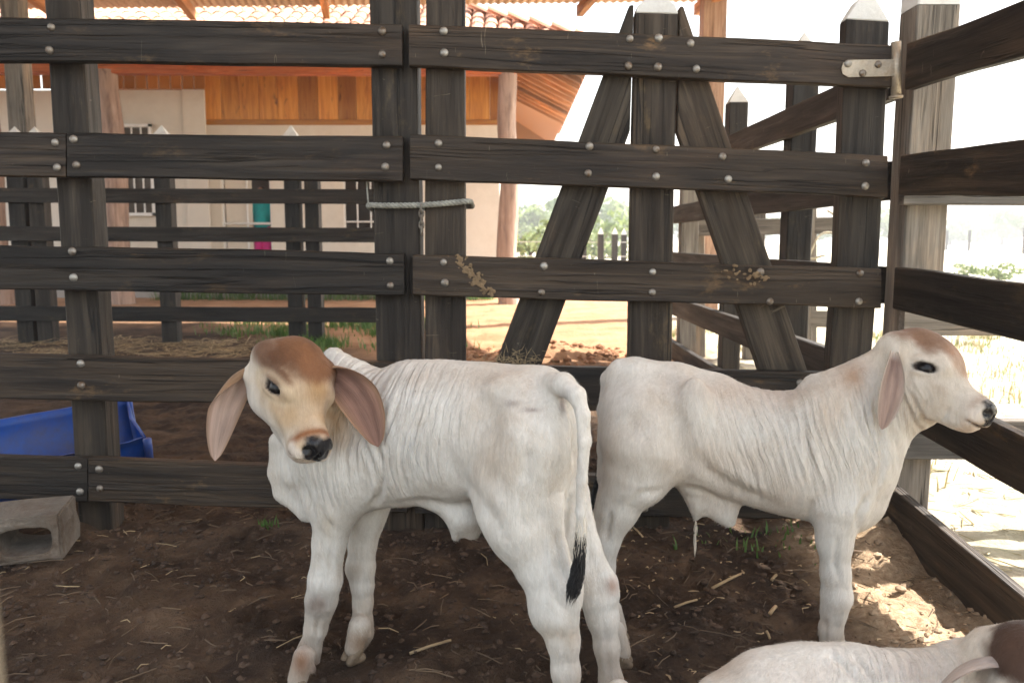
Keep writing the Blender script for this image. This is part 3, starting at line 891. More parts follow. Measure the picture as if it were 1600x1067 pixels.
# varnished upright boards
x = wx(333) + .004; i = 0
while x < XR:
    w = random.uniform(.24, .36); w = min(w, XR - x)
    if w > .05:
        dy = random.uniform(-.008, .008)
        plank('board', [(x + .003, WY - .02 + dy, 4.15), (x + .003, WY - .02 + dy, zp + .07), (x + w - .003, WY - .02 + dy, zp + .07), (x + w - .003, WY - .02 + dy, 4.15)], (0, .03, 0), M['varnish'], house, seg=4)
    x += w
plank('trim_board', [(wx(333), WY - .03, zp + .066), (XR, WY - .03, zp + .066), (XR, WY - .03, zp - .02), (wx(333), WY - .03, zp - .02)], (0, .03, 0), M['varnish'], house, seg=6)
# porch: log posts, painted beam
def log_post(px, Z, r, ztop):
    m = MB(); x = wx(px, Z); n = 14; v = []; f = []; N = 18
    for i in range(N + 1):
        z = -.2 + (ztop + .2) * i / N
        cx = x + .018 * math.sin(i * .55 + px); rr = r * (1.12 - .22 * i / N)
        for k in range(n):
            a = 2 * math.pi * k / n
            q = rr * (1 + .22 * (float(vnoise(np.array([math.cos(a) * 1.3 + px, math.sin(a) * 1.3, z * 1.5]))) - .5))
            v.append((cx + q * math.cos(a), Z + q * math.sin(a), z))
    for i in range(N):
        for k in range(n): f.append((i * n + k, i * n + (k + 1) % n, (i + 1) * n + (k + 1) % n, (i + 1) * n + k))
    m.add(v, f); return m.build('log_post', M['log'], house, True)
log_post(190, 12.95, .165, 3.55); log_post(794, 12.95, .15, 3.5); log_post(1, 12.95, .16, 3.5)
beam('porch_beam', (-10.5, 12.95, 3.63), (.05, 12.95, 3.60), .2, .25, M['beam'], house)
beam('porch_beam', (-.05, 12.95, 3.62), (-.05, 20, 3.62), .18, .22, M['beam'], house)
# hipped roof. front eave y=12.35 z=3.78 ; right eave x=1.2
ey, ez, ex, pit, ry = 12.35, 3.80, wx(925, 12.35), .50, 18.6
rz_ = ez + (ry - ey) * pit
rx = ex - (ry - ey)
rt = .05
def roof_poly(name, pts, mat, parent, th=.03):
    n = len(pts); a = [Vector(p) for p in pts]; b = [p + Vector((0, 0, -th)) for p in a]
    return mk(name, a + b, [tuple(range(n)), tuple(range(n, 2 * n))[::-1]] + [(i, n + i, n + (i + 1) % n, (i + 1) % n) for i in range(n)], mat, parent)
roof_poly('roof_deck', [(-10.8, ey, ez), (ex, ey, ez), (rx, ry, rz_), (-10.8, ry, rz_)], M['rafter'], house)
roof_poly('roof_deck', [(ex, ey, ez), (ex, ry + (ry - ey), ez), (rx, ry, rz_)], M['rafter'], house)
roof_poly('roof_deck', [(ex, ry + (ry - ey), ez), (-10.8, ry + (ry - ey), ez), (-10.8, ry, rz_), (rx, ry, rz_)], M['rafter'], house)
# clay tiles
def tile_arc(o, ax, up, ln, w, hgt, n=5):
    """half-round tile: origin o at the lower middle, ax runs up the slope, across = ax x up."""
    ac = ax.cross(up).normalized(); v = []
    for s in (0, 1):
        for k in range(n + 1):
            a = math.pi * k / n
            ww = w * (1 - .12 * s)
            v.append(o + ax * (ln * s) + ac * (math.cos(a) * ww / 2) + up * (math.sin(a) * hgt + .012 * (1 - s)))
    f = [(k, k + 1, n + 2 + k, n + 1 + k) for k in range(n)]
    return v, f
axf = Vector((0, 1, pit)).normalized(); upf = Vector((0, -pit, 1)).normalized()
tw, tl = .21, .36
rows = int(((ry - ey) / axf.y) / tl)
rest = MB(); single = 0
tile_me = None
def to_px(p):
    d = p - Vector((0, 0, CAM_H)); zc = d.y * _ct - d.z * _st; yc = d.y * _st + d.z * _ct
    return 800 + d.x / zc * FPX, 533.5 - yc / zc * FPX
for r_ in range(rows + 1):
    y = ey - .06 + r_ * tl * axf.y
    xr = ex - max(0, y - ey)
    x = -10.2
    while x < xr - .05:
        o = Vector((x + random.uniform(-.008, .008), y + random.uniform(-.01, .01), ez + (y - ey) * pit + .01))
        px, py = to_px(o)
        vis = (-5 < py < 33 and -10 < px < 760 and not (585 < px < 648) and not (668 < px < 722)) or (px > 800 and py > 100)
        v, f = tile_arc(o, axf, upf, tl + .05, tw * .98, .07)
        if vis and single < 290:
            if tile_me is None:
                me0 = bpy.data.meshes.new('roof_tile'); me0.from_pydata([tuple(q - o) for q in v], [], f); me0.materials.append(M['tile']); me0.update(); tile_me = me0
            t_ = bpy.data.objects.new('roof_tile', tile_me); COL.objects.link(t_); t_.parent = house; t_.location = o - wloc(house)
            t_.rotation_euler = (random.uniform(-.02, .02), random.uniform(-.03, .03), random.uniform(-.03, .03)); single += 1
        else: rest.add(v, f)
        x += tw
axr = Vector((-1, 0, pit)).normalized(); upr = Vector((pit, 0, 1)).normalized()
for r_ in range(rows + 1):
    x = ex + .06 + r_ * tl * axr.x
    y = ey + max(0, ex - x)
    while y < ry + 4:
        v, f = tile_arc(Vector((x, y, ez + (ex - x) * pit + .01)), axr, upr, tl + .05, tw * .98, .07); rest.add(v, f); y += tw
tag(rest.build('roof_tiles', M['tile'], house), kind='stuff')
# rafters under the right-hand overhang
y = ey + .25
while y < 20:
    xi = min(ex - .05, XR + .1)
    zz = lambda x: ez + (ex - x) * pit - .10
    x_in = max(XR, ex - (y - ey))
    if y - ey > .3:
        plank('rafter', [(ex, y, zz(ex) + .05), (x_in, y, zz(x_in) + .05), (x_in, y, zz(x_in) - .06), (ex, y, zz(ex) - .06)], (0, .06, 0), M['rafter'], house, seg=3)
    y += .5
for px in (150, 275, 395, 520, 645):
    x = wx(px, 12.5)
    plank('rafter', [(x, ey - .02, ez - .04), (x, 14.6, ez + 2.2 * pit - .04), (x, 14.6, ez + 2.2 * pit - .15), (x, ey - .02, ez - .16)], (.07, 0, 0), M['rafter'], house, seg=3)

# white grilles
def grille(name, x0, x1, z0, z1, y, parent, nv=5, nh=2, r=.014):
    fr = MB()
    for (a, b) in (((x0, z0), (x1, z0)), ((x0, z1), (x1, z1)), ((x0, z0), (x0, z1)), ((x1, z0), (x1, z1))):
        fr.box(((a[0] + b[0]) / 2, y, (a[1] + b[1]) / 2), (abs(b[0] - a[0]) + .05, .05, abs(b[1] - a[1]) + .05))
    o = fr.build(name, M['whitemetal'], parent)
    for i in range(1, nv):
        x = x0 + (x1 - x0) * i / nv
        m = MB(); m.tube([(x, y, z0), (x, y, z1)], r, 6); m.build('bar', M['whitemetal'], o)
    for i in range(1, nh + 1):
        z = z0 + (z1 - z0) * (i - .5) / nh
        m = MB(); m.tube([(x0, y - .03, z), (x1, y - .03, z)], r, 6); m.build('bar', M['whitemetal'], o)
    return o
grille('window_grille', ops[1][0], ops[1][1], 1.05, 2.12, WY + .05, house, 6, 2)
grille('door_frame', ops[0][0], ops[0][1], .32, 2.25, WY + .06, house, 2, 1, .02)
wl = grille('window_grille', wx(160, 14.3), wx(246, 14.3), wz(335, 14.3), wz(196, 14.3), WY - .36, house, 6, 3)
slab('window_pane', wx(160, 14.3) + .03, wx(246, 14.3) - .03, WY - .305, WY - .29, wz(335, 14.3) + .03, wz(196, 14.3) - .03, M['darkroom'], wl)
# open white door leaf in the doorway
slab('door_leaf', ops[0][0] + .04, ops[0][0] + .50, WY + .10, WY + .14, .33, 2.2, M['plaster'], house)

# ------------------------------------------------------------------ person in the doorway
def person_at(px, Z, z0):
    X = wx(px, Z)
    root = empty('person', (X, Z, z0))
    tag(root, 'dark-haired person in turquoise top and pink trousers standing in the house doorway', 'person')
    c = lambda x, y, z: (X + x, Z + y, z0 + z)
    b = SDF()
    b.ell(c(0, 0, 1.50), (.075, .09, .11), k=.02)
    b.ell(c(0, -.095, 1.49), (.014, .02, .02), k=.015)
    for s in (-1, 1): b.ell(c(.076 * s, 0, 1.49), (.012, .02, .03), k=.01)
    b.cone(c(0, 0.01, 1.40), .05, c(0, .02, 1.28), .06)
    b.chain([(c(0, .02, 1.28), .10), (c(0, .02, 1.05), .115), (c(0, .02, .88), .13)], sq=((0, 1, 0), .75))
    for s in (-1, 1):
        b.chain([(c(.15 * s, .02, 1.28), .055), (c(.20 * s, .03, 1.02), .042), (c(.19 * s, -.06, .80), .03)])
        b.ell(c(.185 * s, -.075, .745), (.02, .035, .05), k=.02)
        for q in range(4): b.cone(c(.185 * s, -.10 + q * .018, .72), .009, c(.18 * s, -.095 + q * .016, .66), .007, k=.006)
        b.cone(c(.178 * s, -.11, .75), .010, c(.168 * s, -.125, .70), .008, k=.006)
        b.chain([(c(.085 * s, .02, .85), .09), (c(.09 * s, 0, .47), .06), (c(.09 * s, .02, .08), .042)])
        b.cone(c(.09 * s, .03, .045), .042, c(.10 * s, -.13, .035), .034)
    V, Q = b.mesh(.012); mk('body', V, Q, M['skin'], root, True)
    b = SDF()
    b.chain([(c(0, .02, 1.30), .125), (c(0, .02, 1.06), .135), (c(0, .02, .86), .155)], sq=((0, 1, 0), .75))
    for s in (-1, 1): b.cone(c(.14 * s, .02, 1.29), .068, c(.185 * s, .03, 1.1), .06)
    V, Q = b.mesh(.012); mk('shirt', V, Q, M['shirt'], root, True)
    b = SDF()
    b.cone(c(0, .02, .88), .14, c(0, .02, .80), .15, sq=((0, 1, 0), .75))
    for s in (-1, 1): b.chain([(c(.085 * s, .02, .84), .10), (c(.09 * s, 0, .47), .078), (c(.09 * s, .02, .12), .07)])
    V, Q = b.mesh(.012); mk('trousers', V, Q, M['trousers'], root, True)
    b = SDF()
    b.ell(c(0, .035, 1.535), (.088, .085, .095), k=.02); b.cone(c(0, .075, 1.48), .07, c(0, .10, 1.28), .05)
    V, Q = b.mesh(.012); mk('hair', V, Q, M['hair'], root, True)
person_at(413, 14.95, .32)

# ------------------------------------------------------------------ trees, bushes, distant posts
def crown_mesh(c, rx_, ry_, rz, n, leaf, seed, clumps=9):
    rg = np.random.default_rng(seed)
    cc = rg.normal(size=(clumps, 3)); cc /= np.linalg.norm(cc, axis=1, keepdims=True)
    cc *= rg.uniform(.35, .85, (clumps, 1)); cr_ = rg.uniform(.28, .5, clumps)
    k = rg.integers(0, clumps, n)
    d = rg.normal(size=(n, 3)); d /= np.linalg.norm(d, axis=1, keepdims=True)
    p = cc[k] + d * (cr_[k] * rg.uniform(.45, 1.05, n) ** .6)[:, None]
    p = p * np.array([rx_, ry_, rz]) + np.array(c)
    a = rg.normal(size=(n, 3)); a /= np.linalg.norm(a, axis=1, keepdims=True)
    b = np.cross(a, rg.normal(size=(n, 3))); b /= np.linalg.norm(b, axis=1, keepdims=True)
    s = leaf * rg.uniform(.6, 1.3, n)[:, None]
    V = np.stack([p - a * s, p + b * s * .55, p + a * s, p - b * s * .55], 1).reshape(-1, 3)
    F = np.arange(n * 4).reshape(-1, 4)
    return V, F
def tree(name, px, Z, base_z, h, w, label, cat, group, n=900, mat='leaf', seed=0, trunk=True):
    X = (px - 800) / FPX * Z
    root = empty(name, (X, Z, base_z)); tag(root, label, cat, group)
    V, F = crown_mesh((X, Z, base_z + h * (.62 if trunk else .5)), w / 2 * 1.15, w / 2, h * (.42 if trunk else .52), n, w * .045, seed)
    mk('crown', V, F, M[mat], root)
    m = MB(); rg = random.Random(seed)
    m.tube([(X, Z, base_z - .3), (X + rg.uniform(-.1, .1) * w * .3, Z, base_z + h * .3), (X + rg.uniform(-.1, .1) * w, Z, base_z + h * .68)], [w * .035, w * .025, w * .008], 7)
    for q in range(4):
        a = rg.uniform(0, 6.28)
        m.tube([(X, Z, base_z + h * .33), (X + math.cos(a) * w * .3, Z + math.sin(a) * w * .3, base_z + h * rg.uniform(.55, .8))], [w * .014, w * .005], 5)
    m.build('trunk', M['bark'], root, True)
    return root
TG = 'trees along the far edge of the pasture'
tl_ = [(815, 80, 4.6, 7, 'low rounded tree just right of the far log post'), (858, 95, 5.2, 8, 'tallest bushy tree in the gap left of the gate brace'), (905, 75, 5.6, 7, 'pale bushy tree behind the left gate brace'),
       (955, 85, 6.0, 9, 'tall broad tree between the gate brace and middle upright'), (985, 110, 6.0, 9, 'tree half hidden behind the gate middle upright'), (1085, 120, 5.2, 10, 'tree seen through the small gap right of the middle upright'),
       (1180, 130, 5.0, 12, 'tree behind the right gate brace'), (1262, 120, 4.4, 10, 'tree behind the pale roped post'), (1300, 140, 4.8, 10, 'tree just left of the right gate upright'), (1388, 120, 5.4, 9, 'tree in the slot between gate and corner post'),
       (1478, 150, 4.2, 12, 'low tree just right of the grey corner post'), (1520, 190, 6.0, 16, 'wide far tree above the pasture right of the corner post'), (1560, 160, 5.4, 13, 'second far tree from the right photo edge'), (1598, 130, 6.2, 10, 'tallest far tree at the right photo edge')]
for i, (px, Z, h, w, lb) in enumerate(tl_):
    tree('pasture_tree', px, Z, -.3, h, w, lb, 'tree', TG, 1100, 'leaf' if i % 3 else 'leaf2', 100 + i)
BG = 'bushes on the pasture'
for i, (px, Z, h, w, lb) in enumerate([(828, 24, 1.75, 2.3, 'leafy bush beside the far log post of the house'), (885, 30, 1.9, 2.6, 'yellow-green bush behind the left gate brace'), (938, 34, 2.0, 3.4, 'bush behind the white-tipped fence posts'),
                                  (1505, 21, .42, .75, 'small green weed clump below the corner post, left one'), (1560, 20, .42, .95, 'small green weed clump on the pale pasture, right one')]):
    tree('bush', px, Z, 0, h, w, lb, 'bush', BG, 700, 'leaf2', 300 + i, False)
pg = 'white-tipped posts of the wire fence'
lbs = ['leftmost white-tipped post of the wire fence', 'second white-tipped post of the wire fence', 'third white-tipped post of the wire fence', 'white-tipped wire fence post nearest the gate upright']
for i, (px, Z) in enumerate(((912, 19.5), (938, 17.5), (960, 17.5), (974, 19))):
    x = (px - 800) / FPX * Z
    po = empty('wire_fence_post', (x, Z, 0)); tag(po, lbs[i], 'post', pg)
    post_box('post_body', x - .06, x + .06, Z, .12, -.2, 1.12, po, M['farwood'])
    vt = [(x - .06, Z, 1.122), (x + .06, Z, 1.122), (x + .06, Z + .12, 1.122), (x - .06, Z + .12, 1.122), (x, Z + .06, 1.27)]
    mk('painted_tip', vt, [(0, 1, 4), (1, 2, 4), (2, 3, 4), (3, 0, 4), (3, 2, 1, 0)], M['whitetip'], po)
m = MB()
for z in (.35, .65, .95): m.tube([((690 - 800) / FPX * 17.5, 17.6, z + .02), ((938 - 800) / FPX * 17.5, 17.6, z), ((985 - 800) / FPX * 17.5, 17.6, z)], .008, 5)
tag(m.build('fence_wires', M['wire'], None), 'thin wires strung along the white-tipped posts', 'wire')
dg = 'dark posts across the far pasture'
for i, (px, Z, lb) in enumerate(((1510, 75, 'dark far pasture post right of the corner post'), (1596, 60, 'dark far pasture post at the right photo edge'), (1475, 80, 'dark far pasture post close to the grey corner post'))):
    x = (px - 800) / FPX * Z
    o = post_box('pasture_post', x - .09, x + .09, Z, .18, -.2, 1.9, None, M['farwood']); tag(o, lb, 'post', dg)
# ------------------------------------------------------------------ blue half drum
def half_drum():
    c = Vector((-1.62, 3.36, .262))
    root = empty('half_drum', (c.x, c.y, 0))
    tag(root, 'blue plastic drum cut in half as a trough behind the left fence', 'trough')
    ax = Vector((.84, .50, .09)).normalized(); tilt = R(8)
    up0 = Vector((0, 0, 1)); sd = ax.cross(up0).normalized(); up = sd.cross(ax).normalized()   # sd points to the viewer side
    u2 = up * math.cos(tilt) + sd * math.sin(tilt)          # direction the mouth opens to
    s2 = ax.cross(u2).normalized()
    Rr, L0, L1 = .275, -.86, .06
    n, mrings = 24, 14
    V, F = [], []
    def ring(x, r, th):
        for k in range(n + 1):
            a = math.pi * k / n
            V.append(c + ax * x + s2 * (math.cos(a) * r) - u2 * (math.sin(a) * r))
    xs_ = [L0 + (L1 - L0) * i / mrings for i in range(mrings + 1)]
    for x in xs_:
        rib = .010 * math.exp(-((x + .12) / .02) ** 2) + .010 * math.exp(-((x + .35) / .02) ** 2)
        edge = -.03 * max(0, (x - (L1 - .05)) / .05) ** 2
        ring(x, Rr + rib + edge, 0)
    for x in reversed(xs_):
        edge = -.03 * max(0, (x - (L1 - .05)) / .05) ** 2
        ring(min(x, L1 - .012), Rr - .012 + edge, 0)
    m2 = len(xs_) * 2
    for i in range(m2):
        j = (i + 1) % m2
        if i == len(xs_) - 1: continue
        for k in range(n): F.append((i * (n + 1) + k, j * (n + 1) + k, j * (n + 1) + k + 1, i * (n + 1) + k + 1))
    for i in range(len(xs_) - 1):      # rims of the cut
        a, b = i, m2 - 1 - i
        for k in (0, n): F.append((a * (n + 1) + k, (a + 1) * (n + 1) + k, (b - 1) * (n + 1) + k, b * (n + 1) + k))
    # end disc at the right
    e0 = (len(xs_) - 1) * (n + 1); cc = len(V); V.append(c + ax * (L1 - .015))
    for k in range(n): F.append((cc, e0 + k, e0 + k + 1))
    e1 = len(xs_) * (n + 1); cc2 = len(V); V.append(c + ax * (L1 - .03))
    for k in range(n): F.append((cc2, e1 + k + 1, e1 + k))
    F.append((cc, cc2, e1 + n, e0 + n)); F.append((cc, e0, e1, cc2))
    o = mk('drum_shell', V, F, M['bluedrum'], root, True)
    # rolled end lip
    m = MB(); m.tube([c + ax * L1 + s2 * (math.cos(math.pi * k / n) * (Rr + .002)) - u2 * (math.sin(math.pi * k / n) * (Rr + .002)) for k in range(n + 1)], .016, 8)
    m.build('end_lip', M['bluedrum'], root, True)
half_drum()

# ------------------------------------------------------------------ hollow concrete block, lower left
def hollow_block():
    base = Vector((-1.63, 2.55, 0))
    root = empty('concrete_block', (base.x, base.y, gz(base.x, base.y)))
    root.rotation_euler = (R(2), R(-2), R(13))
    tag(root, 'muddy hollow concrete block lying at the lower left by the fence', 'concrete block')
    W, H, D = .40, .15, .19
    # face with two rounded openings through the block, lying on its side
    def opening(cx, w, h, n=16):
        pts = []
        for k in range(n):
            a = 2 * math.pi * k / n
            ca, sa = math.cos(a), math.sin(a)
            e = .55
            pts.append((cx + abs(ca) ** e * (1 if ca > 0 else -1) * w / 2, H / 2 - .006 + abs(sa) ** e * (1 if sa > 0 else -1) * h / 2))
        return pts
    bm = bmesh.new()
    def loop(pts, y): return [bm.verts.new((x, y, z)) for x, z in pts]
    outer = [(-W / 2, 0), (W / 2, 0), (W / 2, H), (-W / 2, H)]
    holes = [opening(-.092, .150, .088), opening(.095, .158, .090)]
    for y, fl in ((-D / 2, 1), (D / 2, -1)):
        ls = [loop(outer, y)] + [loop(h, y) for h in holes]
        ed = []
        for l in ls:
            for i in range(len(l)): ed.append(bm.edges.new((l[i], l[(i + 1) % len(l)])))
        bmesh.ops.triangle_fill(bm, use_beauty=True, use_dissolve=False, edges=ed)
    bm.verts.ensure_lookup_table()
    per = 4 + 32
    def bridge(s, n):
        for i in range(n):
            j = (i + 1) % n
            bm.faces.new((bm.verts[s + i], bm.verts[s + j], bm.verts[per + s + j], bm.verts[per + s + i]))
    bridge(0, 4); bridge(4, 16); bridge(20, 16)
    bmesh.ops.recalc_face_normals(bm, faces=bm.faces)
    es = [e for e in bm.edges if len(e.link_faces) == 2 and e.calc_face_angle(0) > .9]
    bmesh.ops.bevel(bm, geom=es, offset=.006, segments=2, affect='EDGES')
    bmesh.ops.subdivide_edges(bm, edges=bm.edges, cuts=2, use_grid_fill=True)
    for v in bm.verts:
        nn = fbm(np.array(v.co) * 22 + 3, 3) - .5
        v.co += v.co.normalized() * float(nn) * .022
    bmesh.ops.triangulate(bm, faces=bm.faces)
    me = bpy.data.meshes.new('block_body'); bm.to_mesh(me); bm.free(); me.materials.append(M['concrete'])
    o = bpy.data.objects.new('block_body', me); COL.objects.link(o); o.parent = root
hollow_block()

# post standing right next to the lens, out of focus at the lower left edge
np_ = P(17, 735, .295)
o = post_box('close_post', np_.x - .05, np_.x, .27, .025, .0, np_.z, None, M['nearpost'], lean=(-.006, 0))
tag(o, 'blurred pale wooden post close to the lens at the lower left edge', 'post')

# ------------------------------------------------------------------ rope tying the gate to its post
def twisted(path, r, turns, name, label):
    pts = [Vector(p) for p in path]
    # resample
    cum = [0]
    for a, b in zip(pts[:-1], pts[1:]): cum.append(cum[-1] + (b - a).length)
    N = int(cum[-1] / .0045)
    m = MB()
    def at(s):
        for i in range(len(pts) - 1):
            if s <= cum[i + 1]: return pts[i].lerp(pts[i + 1], (s - cum[i]) / max(1e-9, cum[i + 1] - cum[i]))
        return pts[-1]
    for k in range(3):
        sp = []
        for i in range(N + 1):
            s = cum[-1] * i / N
            c = at(s); t = (at(min(cum[-1], s + .004)) - at(max(0, s - .004))).normalized()
            a = t.cross(Vector((0, .2, 1))).normalized(); b = t.cross(a)
            ph = s * turns + k * 2 * math.pi / 3
            sp.append(c + (a * math.cos(ph) + b * math.sin(ph)) * r * .62)
        m.tube(sp, r * .55, 6)
    o = m.build(name, M['rope'], None, True); tag(o, label, 'rope'); return o
ryy = pY - .016
loop_pts = []
cx0, cx1 = P(579, 318, ryy).x, P(729, 316, ryy).x
zl, zr = P(580, 321, ryy).z, P(727, 315, ryy).z
front = [Vector((cx0 + (cx1 - cx0) * i / 20, ryy + .004 * math.sin(i * .7), zl + (zr - zl) * i / 20 - .006 * math.sin(math.pi * i / 20))) for i in range(21)]
backp = [Vector((cx1 + .012, ryy + .03, zr)), Vector((cx1 + .012, ryy + .13, zr - .01)), Vector((cx1 - .03, ryy + .165, zr - .01)), Vector((cx0 + .02, ryy + .165, zl - .01)), Vector((cx0 - .012, ryy + .13, zl - .01)), Vector((cx0 - .012, ryy + .03, zl)), Vector((cx0, ryy, zl))]
twisted(front + backp, .0092, 150, 'tie_rope', 'grey twisted rope tying the gate to the fence post')
kn = P(657, 319, ryy - .006)
ch = MB()
for i in range(5):
    c = kn + Vector((.002 * (i % 2), .004, -.012 - i * .019))
    pts = [c + Vector(((math.cos(a) * .008) if i % 2 else .002, (math.cos(a) * .008) if not i % 2 else .002, math.sin(a) * .014)) for a in [2 * math.pi * k / 10 for k in range(11)]]
    ch.tube(pts, .0032, 5)
tag(ch.build('chain', M['bolt'], None, True), 'short dark chain hanging from the rope between gate and post', 'chain')
m = MB(); a0 = P(573, 284, FY + .03)
m.tube([a0, a0 + Vector((.002, .005, -.06)), a0 + Vector((.006, .01, -.09))], .003, 5)
m.build('cord', M['rope'], None, True)
tag(bpy.data.objects['cord'], 'thin cord hanging below the second rail beside the gate post', 'cord')

# ------------------------------------------------------------------ litter on the ground
def strip(m, p, ang, ln, w, tilt=0, bend=0, th=.0015):
    d = Vector((math.cos(ang), math.sin(ang), tilt)); s = Vector((-math.sin(ang), math.cos(ang), 0)) * w
    q = p + d * ln * .5 + s * (bend / max(w, 1e-6)) + Vector((0, 0, th * 2)); e = p + d * ln
    up = Vector((0, 0, th))
    m.add([p - s, p + s, q - s, q + s, e - s * .6, e + s * .6, p + up * 1.6, q + up * 1.6, e + up * 1.2],
          [(0, 2, 7, 6), (2, 4, 8, 7), (6, 7, 3, 1), (7, 8, 5, 3)])
def litter(n, name, mat, area, lmin, lmax, w, label, cat):
    m = MB(); pts = []
    for _ in range(n):
        x = random.uniform(*area[0]); y = random.uniform(*area[1])
        pts.append((x, y))
    P2 = np.array(pts); H = ground_h(P2[:, 0], P2[:, 1])
    for (x, y), h in zip(pts, H):
        strip(m, Vector((x, y, h + .003)), random.uniform(0, 6.28), random.uniform(lmin, lmax) * random.uniform(.3, 1), w * random.uniform(.5, 1.3), random.uniform(-.08, .15), random.uniform(-.01, .01))
    o = m.build(name, M[mat], None); tag(o, label, cat, None, 'stuff'); return o
litter(1000, 'trampled_straw', 'darkstraw', ((-2.2, 1.3), (1.5, 3.6)), .02, .13, .0016, 'dark trampled straw over the corral floor', 'straw')
litter(120, 'dry_straw', 'straw', ((-2.0, 1.35), (1.5, 3.4)), .015, .10, .0014, 'pale bits of dry straw over the corral floor', 'straw')
litter(160, 'wood_chips', 'stalk', ((.2, 1.3), (1.6, 2.9)), .006, .03, .0026, 'pale chips scattered on the soil under the right calf', 'chips')
litter(1500, 'old_hay', 'straw', ((-5.2, -2.3), (6.6, 8.3)), .08, .4, .006, 'old hay spread below the far left rail fence', 'hay')
litter(2600, 'pasture_litter', 'drygrass', ((1.4, 5.0), (1.8, 9.0)), .04, .2, .004, 'dry grass litter on the sunlit pasture', 'litter')
# clods
def clods(n, name, mat, area, r0, r1, label, cat):
    m = MB()
    base = [(0, 0, 1)] + [(math.cos(a) * .9, math.sin(a) * .9, .25) for a in [i * 6.283 / 6 for i in range(6)]] + [(math.cos(a) * .8, math.sin(a) * .8, -.5) for a in [i * 6.283 / 6 + .5 for i in range(6)]]
    fc = [(0, 1 + i, 1 + (i + 1) % 6) for i in range(6)] + [(1 + i, 7 + i, 1 + (i + 1) % 6) for i in range(6)] + [(1 + (i + 1) % 6, 7 + i, 7 + (i + 1) % 6) for i in range(6)]
    pts = [(random.uniform(*area[0]), random.uniform(*area[1])) for _ in range(n)]
    P2 = np.array(pts); H = ground_h(P2[:, 0], P2[:, 1])
    for (x, y), h in zip(pts, H):
        r = r0 + (r1 - r0) * random.random() ** 3; a = random.uniform(0, 6.28); ca, sa = math.cos(a), math.sin(a)
        sx_, sy_, sz_ = r * random.uniform(.7, 1.4), r * random.uniform(.7, 1.2), r * random.uniform(.45, .8)
        v = []
        for (bx, by, bz) in base:
            k = random.uniform(.72, 1.2); bx, by, bz = bx * sx_ * k, by * sy_ * k, bz * sz_ * k
            v.append((x + bx * ca - by * sa, y + bx * sa + by * ca, h + bz + sz_ * .2))
        m.add(v, fc)
    o = m.build(name, M[mat], None, False); tag(o, label, cat, None, 'stuff'); return o
clods(10500, 'soil_clods', 'clod', ((-2.3, .9), (1.4, 3.7)), .002, .014, 'loose dark soil crumbs over the corral floor', 'soil')
clods(500, 'red_clods', 'reddirt', ((-.4, 1.0), (6.3, 7.6)), .01, .05, 'red earth crumbs on the heap beyond the gate', 'soil')
clods(500, 'rubble_crumbs', 'stone', ((.95, 1.5), (1.7, 2.9)), .002, .02, 'pale crumbs of rubble along the side fence foot', 'rubble')
# individual cut stalks
sg = 'cut stalks lying on the soil'
for (xa, ya, xb, yb, r, lb) in ((1113, 925, 1162, 894, 0.0046, 'longest pale cut stalk on the soil under the right calf'), (1054, 952, 1089, 939, 0.0037, 'pale cut stalk left of the longest one'), (1074, 926, 1092, 922, 0.0031, 'short pale stalk above the left cut stalk'),
                            (1203, 962, 1212, 948, 0.0056, 'stubby pale stalk left of the right calf leg'), (1198, 985, 1203, 993, 0.0037, 'tiny pale stalk stub near the lying calf back'), (640, 1018, 705, 1007, .004, 'thin brown stick between the left calf legs'), (1206, 905, 1213, 896, 0.0050, 'small white chip left of the right calf leg'),
                            (990, 822, 1004, 842, 0.0037, 'curled pale husk behind the left calf hind legs'), (1505, 965, 1548, 992, 0.0050, 'orange-brown stick beside the lying calf head')):
    a, b = G(xa, ya), G(xb, yb)
    a.z = gz(a.x, a.y) + r * 1.2; b.z = gz(b.x, b.y) + r * 1.4
    m = MB(); mid = a.lerp(b, .5) + Vector((0, 0, .002)); m.tube([a, mid, b], [r, r * .9, r * .85], 8)
    tag(m.build('cut_stalk', M['stalk'], None, True), lb, 'stalk', sg)
# grass
def blades(n, name, mat, fn, hmin, hmax, label, w=.006):
    m = MB(); pts = [fn() for _ in range(n)]
    P2 = np.array(pts); H = ground_h(P2[:, 0], P2[:, 1])
    for (x, y), h in zip(pts, H):
        a = random.uniform(0, 6.28); L = random.uniform(hmin, hmax); d = Vector((math.cos(a), math.sin(a), 0)); s = Vector((-d.y, d.x, 0)) * w
        p = Vector((x, y, h - .01)); ln = random.uniform(.1, .7) * L
        m.add([p - s, p + s, p + d * ln * .35 + Vector((0, 0, L * .6)) - s * .8, p + d * ln * .35 + Vector((0, 0, L * .6)) + s * .8, p + d * ln + Vector((0, 0, L))], [(0, 1, 3, 2), (2, 3, 4)])
    o = m.build(name, M[mat], None); tag(o, label, 'grass', None, 'stuff'); return o
cl_ = [(random.uniform(-3.0, -.7), random.uniform(7.6, 10.3), random.uniform(.08, .3)) for _ in range(20)]
def patch():
    c = random.choice(cl_); return (random.gauss(c[0], c[2]), random.gauss(c[1], c[2] * 1.2))
blades(4200, 'green_grass', 'grass', patch, .03, .13, 'green grass patches in front of the house')
blades(1500, 'porch_grass', 'grass', lambda: (random.uniform(-6, -.3), 13.9 + random.gauss(0, .12)), .08, .5, 'tufts of grass along the house foot')
cr2 = [(random.uniform(1.5, 5.5), random.uniform(2.2, 9), random.uniform(.05, .25)) for _ in range(40)]
def patch2():
    c = random.choice(cr2); return (random.gauss(c[0], c[2]), random.gauss(c[1], c[2]))
blades(4200, 'pasture_grass', 'drygrass', patch2, .03, .12, 'dry grass tufts on the sunlit pasture right of the corral', .004)
